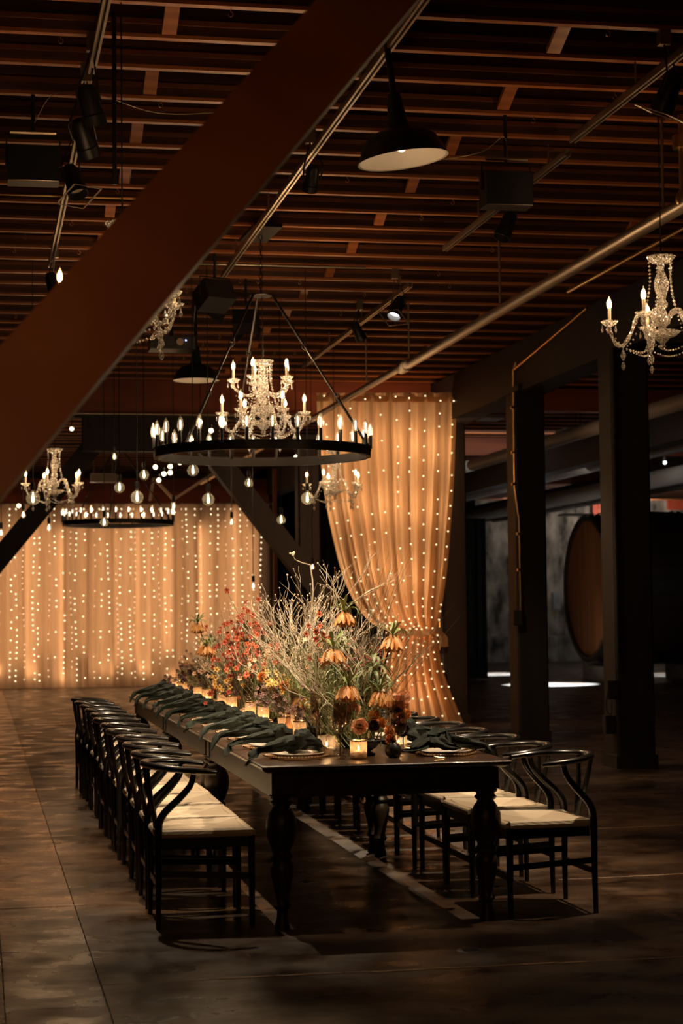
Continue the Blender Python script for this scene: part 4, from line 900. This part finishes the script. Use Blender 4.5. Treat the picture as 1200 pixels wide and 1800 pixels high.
for px, py, y, r, c, lb in [(210, 857, 18, .05, 1, 'round clear bulb left of the far ring'), (241, 874, 15.5, .055, 1, 'large round clear bulb above the far ring'), (339, 827, 16.5, .052, 1, 'round clear bulb under the left side of the large ring'), (366, 878, 16, .055, 1, 'round clear bulb at the top of the backdrop, right of the far ring'),
    (253, 835, 18.5, .05, 1, 'round clear bulb above its larger neighbour'), (437, 849, 18.5, .045, 1, 'round bulb in front of the right-hand dark brace'), (494, 914, 18, .045, 1, 'round bulb in the dark gap beside the drape'), (58, 876, 15.5, .058, 1, 'round clear bulb under the left chandelier'), (540, 876, 16, .055, 1, 'round clear bulb below the chandelier by the drape'),
    (41, 905, 20, .036, 0, 'small teardrop bulb at the far left'), (86, 928, 20, .036, 0, 'small teardrop bulb right of the first'), (183, 918, 19, .045, 1, 'bulb in the middle of the far ring'), (305, 890, 19, .036, 0, 'small teardrop bulb at the right end of the far ring'), (407, 918, 20, .036, 0, 'teardrop bulb in front of the right part of the backdrop'),
    (445, 1030, 20, .036, 0, 'low teardrop bulb just above the red flowers'), (2, 937, 20, .036, 0, 'teardrop bulb cut by the left edge'), (201, 803, 21, .034, 0, 'small bulb beside the far pendant lamp'), (549, 997, 21, .03, 0, 'small cold-looking bulb by the tallest twig'), (471, 918, 0, 0, 0, '')]:
    if y: globe(px, py, y, r, lb, c)
# slanting festoon of small bulbs
fp = [(279, 844), (288, 833), (299, 831), (299, 820), (316, 813), (273, 821), (371, 757), (394, 744), (126, 754), (33, 889), (352, 742), (520, 803), (428, 742)]
t = thing('festoon_light', 'slanting festoon of small bare bulbs behind the large ring', 'string light', (0, 0, 0))
W = smoothpath([at(262, 852, 21.5), at(300, 826, 21), at(340, 790, 20.5), at(400, 738, 20)], 6); MB().tube(W, .006, 5).obj('cable', M['black'], t)
for a, b_ in fp[:8]: MB().ball(at(a, b_, 20.7), .026, 8, 6).obj('bulb', M['fairy'], t); MB().tube([at(a, b_, 20.7)+V((0, 0, .02)), at(a, b_, 20.7)+V((0, 0, .07))], .012, 6).obj('socket', M['black'], t)
for i, (a, b_) in enumerate(fp[8:]):
    p = at(a, b_, sj(22)); t = thing('small_bulb', ['small bare bulb under the big blurred brace', 'small bare bulb above the backdrop at the left', 'small bare bulb behind the ring on its left', 'small bare bulb beside the drape chandelier', 'small bare bulb behind the middle of the ring'][i], 'light bulb', p, 0, 'small bare bulbs'); MB().ball((0, 0, 0), .024, 8, 6).obj('bulb', M['fairy'], t); MB().tube([(0, 0, .02), (0, 0, 4.441-p.z)], .005, 5).obj('cord', M['black'], t)

# ------------------------------------------------------------------ enamel pendant lamps
def barn(loc, label, tilt=0, R=.225, top=ZC):
    t = thing('pendant_lamp', label, 'lamp', loc, 0, 'enamel pendant lamps'); t.rotation_euler = (0, tilt, 0); L = top-loc[2]
    MB().lathe([(.032, .33), (.038, .30), (.048, .20), (.056, .165), (.075, .15), (.13, .135), (.18, .10), (.205, .055), (R, .0), (R+.006, -.004), (R+.004, .004)], 36).obj('shade', M['enamel_out'], t)
    MB().lathe([(0, .135), (.07, .135), (.125, .122), (.174, .090), (.198, .048), (R-.006, .0), (R+.004, -.004)], 36).obj('reflector', M['enamel_in'], t)
    MB().tube([(0, 0, .33), (0, 0, L)], .017, 10).obj('stem', M['enamel_out'], t); MB().tube([(0, 0, L-.03), (0, 0, L)], .05, 12).obj('ceiling_rose', M['enamel_out'], t)
    lamp('POINT', V(loc)+V((0, 0, .03)), .5, (1, .75, .5), .02)   # added glow to brighten the reflector; the pendant lamps are unlit
    MB().lathe([(.018, .13), (.022, .10), (.03, .075), (.022, .045), (.001, .035)], 12).obj('bulb', M['china'], t)
barn(snap((2.15, 9.2, 3.79)), 'large green-black enamel pendant lamp with cream inside, nearest', -.13); barn(snap((2.10, 18.0, 3.74)), 'dark enamel pendant lamp behind the left of the iron ring'); barn(snap((2.19, 27.0, 3.83)), 'far enamel pendant lamp above the hanging bulbs')

# ------------------------------------------------------------------ rails, pipes, stage lights
def rail(x, y0, y1, z, label, w_=.042):
    t = thing('ceiling_rail', label, 'rail', (x, (y0+y1)/2, z)); m = MB(); L = y1-y0
    m.box((-.018, 0, 0), (.004, L, .04)); m.box((.018, 0, 0), (.004, L, .04)); m.box((0, 0, .018), (.04, L, .004)); m.box((-.013, 0, -.02), (.012, L, .003)); m.box((.013, 0, -.02), (.012, L, .003)); m.obj('channel', M['steel'], t, False)
    y = y0+.4
    while y < y1: MB().tube([(0, y-(y0+y1)/2, .02), (0, y-(y0+y1)/2, ZC-z)], .006, 6).obj('hanger', M['steel'], t); y += 1.7
rail(.585, 4, 9.6, 4.30, 'steel ceiling rail at the left, near length'); rail(.585, 10.8, 15.1, 4.30, 'steel ceiling rail at the left, far length'); rail(2.03, 4, 15.4, 4.30, 'steel ceiling rail over the table')
rail(3.53, 4, 10.6, 4.30, 'steel ceiling rail at the right, near length'); rail(3.60, 10.9, 14.0, 4.30, 'steel ceiling rail at the right, middle length'); rail(3.70, 15.6, 21, 4.30, 'steel ceiling rail at the right, far length')
pipe('sprinkler_main', 'thick shiny pipe running the length of the ceiling above the drape', [(4.10, 4, 3.85), (4.10, 17.6, 3.85)], .045, 'steel', n=16); pipe('sprinkler_main', 'thinner far length of the shiny ceiling pipe', [(4.08, 17.6, 3.85), (4.05, 34, 3.85)], .036, 'steel', n=16)
t = thing('pipe_fitting', 'collars and hanger clamps on the long ceiling pipe', 'pipe', (4.10, 17.6, 3.85)); MB().tube([(0, -.12, 0), (0, .12, 0)], .060, 14).obj('collar', M['steel'], t)
for y in (10.6, 14.2, 17.4, 19.4): MB().tube([(4.10, y, 3.90), (4.10, y, ZC)], .009, 6).obj('pipe_hanger', M['steel'], None)
for o in [o for o in C.objects if o.name.startswith('pipe_hanger')]: tag(o, 'thin rod hanging the long pipe from the joists, '+{'pipe_hanger': 'nearest', 'pipe_hanger.001': 'second', 'pipe_hanger.002': 'third'}.get(o.name, 'furthest'), 'rod')
t = thing('valve_fitting', 'brass-coloured pipe elbow and valve at the right edge', 'pipe', (4.12, 10.25, 3.88)); MB().tube([(0, 0, 0), (0, 0, .5)], .05, 12).obj('riser', M['brass'], t); MB().tube([(-.0, 0, .30), (0, 0, .38)], .085, 12).obj('flange', M['brass'], t); MB().ball((0, 0, 0), .075, 12, 8).obj('elbow', M['brass'], t)
pipe('conduit', 'thin conduit parallel to the thick pipe at the right', [(5.0, 9.5, 4.2), (5.0, 15.2, 4.2)], .018, 'brass')
pipe('conduit', 'thin conduit crossing under the joists behind the iron ring', [(1.6, 15.6, 4.437), (3.3, 15.6, 4.437)], .012, 'steel')
pipe('conduit', 'thin line crossing under the joists at the left', [(-1, 13.2, 4.44), (1.3, 13.2, 4.44)], .008, 'brass')
pipe('cable_drop', 'black cable falling from the left rail behind the big brace', [(.655, 8.95, 4.4), (.655, 8.95, 3.55)], .011, 'black')
pipe('loose_wire', 'thin loose wire sagging under the joists at the upper left', smoothpath([(.315, 10.4, 4.22), (.42, 10.3, 4.36), (.65, 10.2, 4.34), (1.0, 10.2, 4.25), (1.45, 10.2, 4.28)], 5), .003, 'steel', n=4)
pipe('loose_wire', 'thin loose wire running from the near pendant lamp to the loudspeaker', smoothpath([(2.35, 10.6, 4.2), (2.6, 10.6, 4.14), (2.95, 10.6, 4.2), (3.1, 10.6, 4.3), (3.12, 10.6, 4.15)], 5), .003, 'steel', n=4)

def par_can(p, aim, label, lit=0, frame=False, s=1.0, angle=75, power=0, col=KEY, railx=None):
    p = V(p); p.y = sj(p.y); t = thing('stage_light', label, 'spotlight', p, 0, 'stage lights on the ceiling rails'); d = (V(aim)-p).normalized(); q = d.to_track_quat('-Z', 'Y').to_matrix()
    MB().lathe([(0, .15*s), (.035*s, .15*s), (.05*s, .12*s), (.055*s, .0), (.062*s, -.005), (.062*s, -.06*s), (.058*s, -.06*s), (.052*s, .0)], 18, (0, 0, 0), R=q).obj('housing', M['black'], t)
    MB().lathe([(0, -.012), (.05*s, -.012)], 16, (0, 0, 0), R=q).obj('lens', M['lens' if lit else 'china'], t)
    y = MB(); k = ZC-.05-p.z
    y.tube([q @ V((-.07*s, 0, .03)), q @ V((-.075*s, 0, .12)), (0, 0, max(.18, k-.0)), q @ V((.075*s, 0, .12)), q @ V((.07*s, 0, .03))], .006, 6); y.obj('yoke', M['black'], t)
    MB().box((0, 0, k+.02), (.06, .05, .10)).obj('clamp', M['steel'], t, False)
    if frame:
        f = MB(); a = .10*s
        for u, v in (((-a, -a), (a, -a)), ((a, -a), (a, a)), ((a, a), (-a, a)), ((-a, a), (-a, -a))): f.bar(q @ V((*u, -.07*s)), q @ V((*v, -.07*s)), .012, .004)
        f.obj('gel_frame', M['steel'], t, False)
    if power: lamp('SPOT', p+d*.085*s, power, col, .03, aim, angle, .5)
par_can((.585, 9.55, 4.04), (1.55, 10.4, .6), 'black stage light on the left rail, upper one', power=470, angle=56)
par_can((.585, 10.35, 4.02), (1.9, 12.4, .6), 'black stage light on the left rail, middle one', power=400, angle=60)
par_can((.585, 11.15, 4.05), (1.6, 9.7, .5), 'black stage light on the left rail with a bright front edge', frame=True, power=250, angle=48)
par_can((3.48, 9.1, 4.08), (2.35, 10.1, .6), 'black stage light with a tilted silver face at the upper right', frame=True, power=450, angle=60)
par_can((3.59, 16.0, 4.08), (2.1, 14.2, .6), 'lit stage light with square frame right of the iron ring', lit=1, frame=True, power=420, angle=66)
par_can((3.60, 12.3, 4.10), (2.0, 11.8, .6), 'stage light on the right rail above the middle of the table', power=330, angle=60)
par_can((2.03, 11.1, 4.12), (1.9, 13, 2), 'small dark stage light on the middle rail', s=.8)
par_can((3.62, 17.3, 4.12), (5.6, 17.6, 0), 'small dark stage light on the far right rail', s=.9, power=190, angle=80)
par_can((.62, 15.0, 4.1), (1.6, 14.9, .6), 'black stage light half hidden behind the big brace', power=330, angle=66)
par_can((2.03, 6.1, 4.12), (1.93, 9.7, 1.25), 'black stage light added on the middle rail, unseen above the view', power=120, angle=21)  # added fixture out of view that lights the front of the near blooms
def flood(p, label, s=1.0, rz=0):
    p = (p[0], sj(p[1]), p[2]); t = thing('floodlight', label, 'spotlight', p, rz); MB().tube([(0, 0, .15), (0, 0, ZC-.009-p[2])], .012, 6).obj('stem', M['black'], t); MB().bar((0, -.08*s, .05*s), (0, .10*s, -.04*s), .24*s, .17*s).obj('housing', M['black'], t, False)
    for k in (-1, 1): MB().bar((k*.13*s, .08*s, -.13*s), (k*.07*s, .22*s, -.02*s), .004, .14*s).obj('barn_door', M['black'], t, False)
    MB().tube([(-.13*s, 0, 0), (-.13*s, 0, .16), (.13*s, 0, .16), (.13*s, 0, 0)], .006, 6).obj('yoke', M['black'], t)
flood((1.93, 15.2, 4.08), 'large black floodlight left of the ring canopy', 1.1, .4); flood((2.35, 16.2, 4.05), 'second black floodlight behind the ring canopy', .9, -.3)
def speaker(p, label):
    p = (p[0], sj(p[1]), p[2]); t = thing('speaker', label, 'loudspeaker', p); MB().box((0, 0, 0), (.29, .17, .20)).obj('cabinet', M['black'], t, False); MB().grid(lambda u, v: (-.14+.28*v, -.087-.025*sin(PI*v), -.095+.19*u), 4, 10).obj('grille', M['blackcloth'], t)
    MB().tube([(-.14, -.088, -.10), (0, -.115, -.105), (.14, -.088, -.10)], .003, 5).obj('trim_strip', M['steel'], t)
    MB().tube([(-.15, 0, 0), (-.15, 0, .17), (.15, 0, .17), (.15, 0, 0)], .008, 6).obj('bracket', M['black'], t); MB().tube([(-.13, -.02, .19), (.13, -.02, .19)], .014, 8).obj('mounting_bar', M['steel'], t); MB().tube([(0, 0, .17), (0, 0, ZC-p[2])], .012, 6).obj('stem', M['black'], t)
speaker((.315, 10.4, 4.03), 'black loudspeaker hung from the joists at the upper left'); speaker((3.12, 10.65, 3.98), 'black loudspeaker hung from the joists right of the near pendant lamp')
t = thing('projector', 'small projector with blue lights behind the left of the iron ring', 'projector', (1.80, 17.4, 4.0)); MB().box((0, 0, 0), (.42, .3, .12)).obj('body', M['black'], t, False); MB().tube([(.06, -.16, 0), (.06, -.2, 0)], .035, 12).obj('lens', M['steel'], t)
for k in range(2): MB().ball((.09+.03*k, -.155, .02), .007, 6, 4).obj('indicator_light', M['blue'], t)
MB().tube([(0, 0, .06), (0, 0, ZC-4.0)], .02, 8).obj('mount', M['black'], t)
t = thing('unit_heater', 'grey louvred heater unit near the far ring', 'heater', at(181, 843, sj(26))); MB().box((0, 0, .02), (.36, .2, .12)).obj('casing', M['grey'], t, False)
for k in range(4): MB().box((0, -.105, -.02+.025*k), (.32, .01, .008)).obj('louvre', M['black'], t, False)
MB().tube([(-.13, 0, .08), (-.13, 0, 4.441-t.location.z)], .012, 6).obj('hanger', M['steel'], t); MB().tube([(.13, 0, .08), (.13, 0, 4.441-t.location.z)], .012, 6).obj('hanger', M['steel'], t)
# angled metal braces on the far cross beam
for a, b_, lb in (((272, 842), (305, 878), 'angled metal strut falling right above the backdrop'), ((305, 878), (375, 832), 'angled metal strut rising right above the backdrop'), ((263, 880), (270, 840), 'short upright metal strut above the backdrop')):
    tag(MB().bar(at(*a, 33), at(*b_, 33), .05, .05).obj('metal_strut', M['steel'], smooth=False), lb, 'strut', 'metal struts above the backdrop')
tag(MB().box((.08, 15.9, 4.40), (.12, .02, .11)).obj('aged_tag', M['sign'], smooth=False), 'small pale tag fixed under the joists at the left', 'tag')

# ------------------------------------------------------------------ far aisle: cask, shutters, pipes, lamps
t = thing('wine_cask', 'huge round wooden wine cask lying on its side behind the right-hand posts', 'cask', (12.1, 36, 1.87)); R90 = Matrix.Rotation(PI/2, 3, 'Y')
RC = 1.46
for k in range(14):
    y0, y1 = -RC*.93+k*RC*.93*2/14, -RC*.93+(k+1)*RC*.93*2/14; zf = lambda y: math.sqrt(max((RC*.94)**2-y*y, .0004)); m = MB(); g_ = .004
    m.v = [V((x, y, s*zf(y)*1)) for x in (.06, .11) for y, s in ((y0+g_, -1), (y1-g_, -1), (y1-g_, 1), (y0+g_, 1))]; m.f = [[0, 1, 2, 3][::-1], [4, 5, 6, 7], [0, 1, 5, 4], [1, 2, 6, 5], [2, 3, 7, 6], [3, 0, 4, 7]]; m.obj('head_board', M['caskhead'], t, False)
n = 36
sm = MB()
for s_ in range(8):
    pass
stv = MB(); st = [(0, RC), (.6, RC*1.04), (1.3, RC*1.07), (2.0, RC*1.04), (2.7, RC)]
stv.grid(lambda u, v: (2.7*u, (RC+.10*sin(PI*u))*cos((v-.5)*2*PI/n*.97), (RC+.10*sin(PI*u))*sin((v-.5)*2*PI/n*.97)), 6, 1); stv.grid(lambda u, v: (2.7*u, (RC-.08+.10*sin(PI*u))*cos((v-.5)*2*PI/n*.97), (RC-.08+.10*sin(PI*u))*sin((v-.5)*2*PI/n*.97)), 6, 1)
stv.f.append([0, 1, 15, 14]); stm = stv.mesh('stave', M['caskside'])
for k in range(n):
    o = link('stave', stm, t); o.rotation_euler.x = 2*PI*k/n
for x in (.05, .35, .8, 1.9, 2.35, 2.65): MB().lathe([(RC+.015+.10*sin(PI*x/2.7), -.03), (RC+.03+.10*sin(PI*x/2.7), -.03), (RC+.03+.10*sin(PI*x/2.7), .03), (RC+.015+.10*sin(PI*x/2.7), .03)], 48, (x, 0, 0), R=R90).obj('hoop', M['black'], t)
for k, (x, cy) in enumerate(((12.5, 36), (14.3, 36), (17.7, 37.5), (19.4, 37.5))):
    t = thing('cask_cradle', ['pale concrete cradle under the near end of the cask', 'pale concrete cradle under the far end of the cask', 'pale cradle under the near end of the second cask', 'pale cradle under the far end of the second cask'][k], 'cradle', (x, cy, 0)); MB().box((0, 0, .145), (.35, 1.9, .29)).obj('block', M['concrete'], t, False)
    for s_ in (-1, 1): MB().box((0, s_*.77, .35), (.35, .35, .12)).obj('chock', M['concrete'], t, False)
t = thing('wine_cask', 'second huge cask further along, dark at the right edge', 'cask', (17.2, 37.5, 1.87))
for k in range(n): o = link('stave', stm, t); o.rotation_euler.x = 2*PI*k/n
for x in (.05, .8, 1.9, 2.65): MB().lathe([(RC+.015+.10*sin(PI*x/2.7), -.03), (RC+.03+.10*sin(PI*x/2.7), -.03), (RC+.03+.10*sin(PI*x/2.7), .03), (RC+.015+.10*sin(PI*x/2.7), .03)], 48, (x, 0, 0), R=R90).obj('hoop', M['black'], t)

def shutter(px0, px1, py0, py1, label):
    a = at(px0, py1, 49.9); b_ = at(px1, py0, 49.9); t = thing('window_shutter', label, 'shutter', ((a.x+b_.x)/2, 49.98, (a.z+b_.z)/2), 0, 'red window shutters'); w_ = b_.x-a.x; h = b_.z-a.z
    MB().box((0, 0, 0), (w_, .05, h)).obj('panel', M['shutter'], t, False)
    for s_ in (-1, 1): MB().box((s_*(w_/2-.03), -.035, 0), (.06, .03, h)).obj('stile', M['shutter'], t, False)
    for z in (-h/2+.04, 0, h/2-.04): MB().box((0, -.035, z), (w_-.12, .03, .07)).obj('cross_rail', M['shutter'], t, False)
shutter(899, 916, 903, 998, 'red shutter seen between the drape post and the middle post'); shutter(1043, 1056, 872, 922, 'narrow red shutter left of the nearest post'); shutter(1174, 1204, 852, 896, 'wide red shutter at the right edge'); 
lamp('AREA', (17.9, 48.6, 4.3), 35, (1, .9, .8), 1, (18, 50, 4.2)); lamp('AREA', (14.6, 48.4, 4.3), 8, (1, .9, .8), 1.2, (14.5, 50, 3.6))
for i, (x, z, r) in enumerate(((8.2, 3.9, .10), (10.2, 3.9, .14), (11.9, 3.75, .16), (13.6, 3.9, .12))):
    pipe('service_pipe', 'grey overhead pipe in the far aisle, %s from the posts' % ORD[i], [(x, 14, z), (x, 48, z)], r, 'duct', n=12)
for i, x in enumerate((9.3, 12.6)):
    t = thing('girder', 'dark girder over the far aisle, %s from the posts' % ORD[i], 'beam', (x, 0, 0)); MB().box((0, 28, 3.9), (.3, 42, .42)).obj('timber', M['post'], t, False)
for i, y in enumerate((24, 31, 38)): tag(MB().box((14, y, 4.28), (15.5, .25, .3)).obj('cross_beam', M['redbeam'], smooth=False), 'reddish cross beam over the far aisle, %s from the viewer' % ORD[i], 'beam')
for i, (px, py, y) in enumerate(((893, 806, 30), (1020, 762, 26), (1063, 757, 24), (1168, 813, 30))):
    p = at(px, py, sj(y)); t = thing('spot_lamp', 'tiny white lamp in the dark far aisle, %s from the left' % ORD[i], 'lamp', p, 0, 'tiny white lamps in the far aisle'); MB().ball((0, 0, 0), .03, 8, 6).obj('bulb', M['led'], t); MB().lathe([(.02, .02), (.04, .04), (.03, .09), (0, .09)], 10).obj('housing', M['black'], t); MB().tube([(0, 0, .09), (0, 0, 4.441-p.z)], .008, 5).obj('stem', M['black'], t)
for i, (px, py, y, w_) in enumerate(((1012, 757, 27, .5), (1010, 654, 20, .25), (862, 735, 25, .3), (1012, 905, 40, .7))):
    p = at(px, py, sj(y)); t = thing('light_fitting', 'flat grey light fitting in the dark far aisle, number %s from the viewer side' % ORD[i], 'lamp', p); MB().box((0, 0, 0), (w_, .5, .04)).obj('tray', M['duct'], t, False); MB().tube([(0, 0, 0), (0, 0, 4.441-p.z)], .008, 5).obj('stem', M['black'], t)
lamp('AREA', (12.5, 24, 2.2), 9, (.75, .88, 1), 2.5, (12, 32, 4.4), sy=1)
tag(MB().box((14.3, 49.7, .35), (10, .5, .7)).obj('wall_ledge', M['stone'], smooth=False), 'low stone ledge along the foot of the stone wall', 'ledge')
t = thing('wall_box', 'small pale electric box on the stone wall', 'junction box', at(977, 1057, 49.8)); MB().box((0, 0, 0), (.22, .12, .5)).obj('housing', M['concrete'], t, False); MB().box((0, -.07, 0), (.17, .02, .42)).obj('cover', M['concrete'], t, False)
# drain cover in the floor
t = thing('floor_drain', 'small round dark drain cover in the near floor', 'drain', (2.09, 7.86, 0)); MB().lathe([(0, .003), (.055, .003), (.06, .0005)], 20).obj('cover', M['black'], t)
for k in range(5): MB().box((0, -.03+.015*k, .004), (.07, .004, .002)).obj('slot_bar', M['post'], t, False)

# labels of candles that would otherwise read alike
from collections import defaultdict
gl_ = defaultdict(list)
for o in C.objects:
    if o.parent is None and o.get('category') == 'candle': gl_[o['label']].append(o)
for l_, os_ in gl_.items():
    if len(os_) > 1:
        for k, o in enumerate(sorted(os_, key=lambda q: q.location.y)): o['label'] = l_.replace(', beside', ', '+('nearer one' if k == 0 else 'farther one' if k == len(os_)-1 else 'middle one')+' beside')
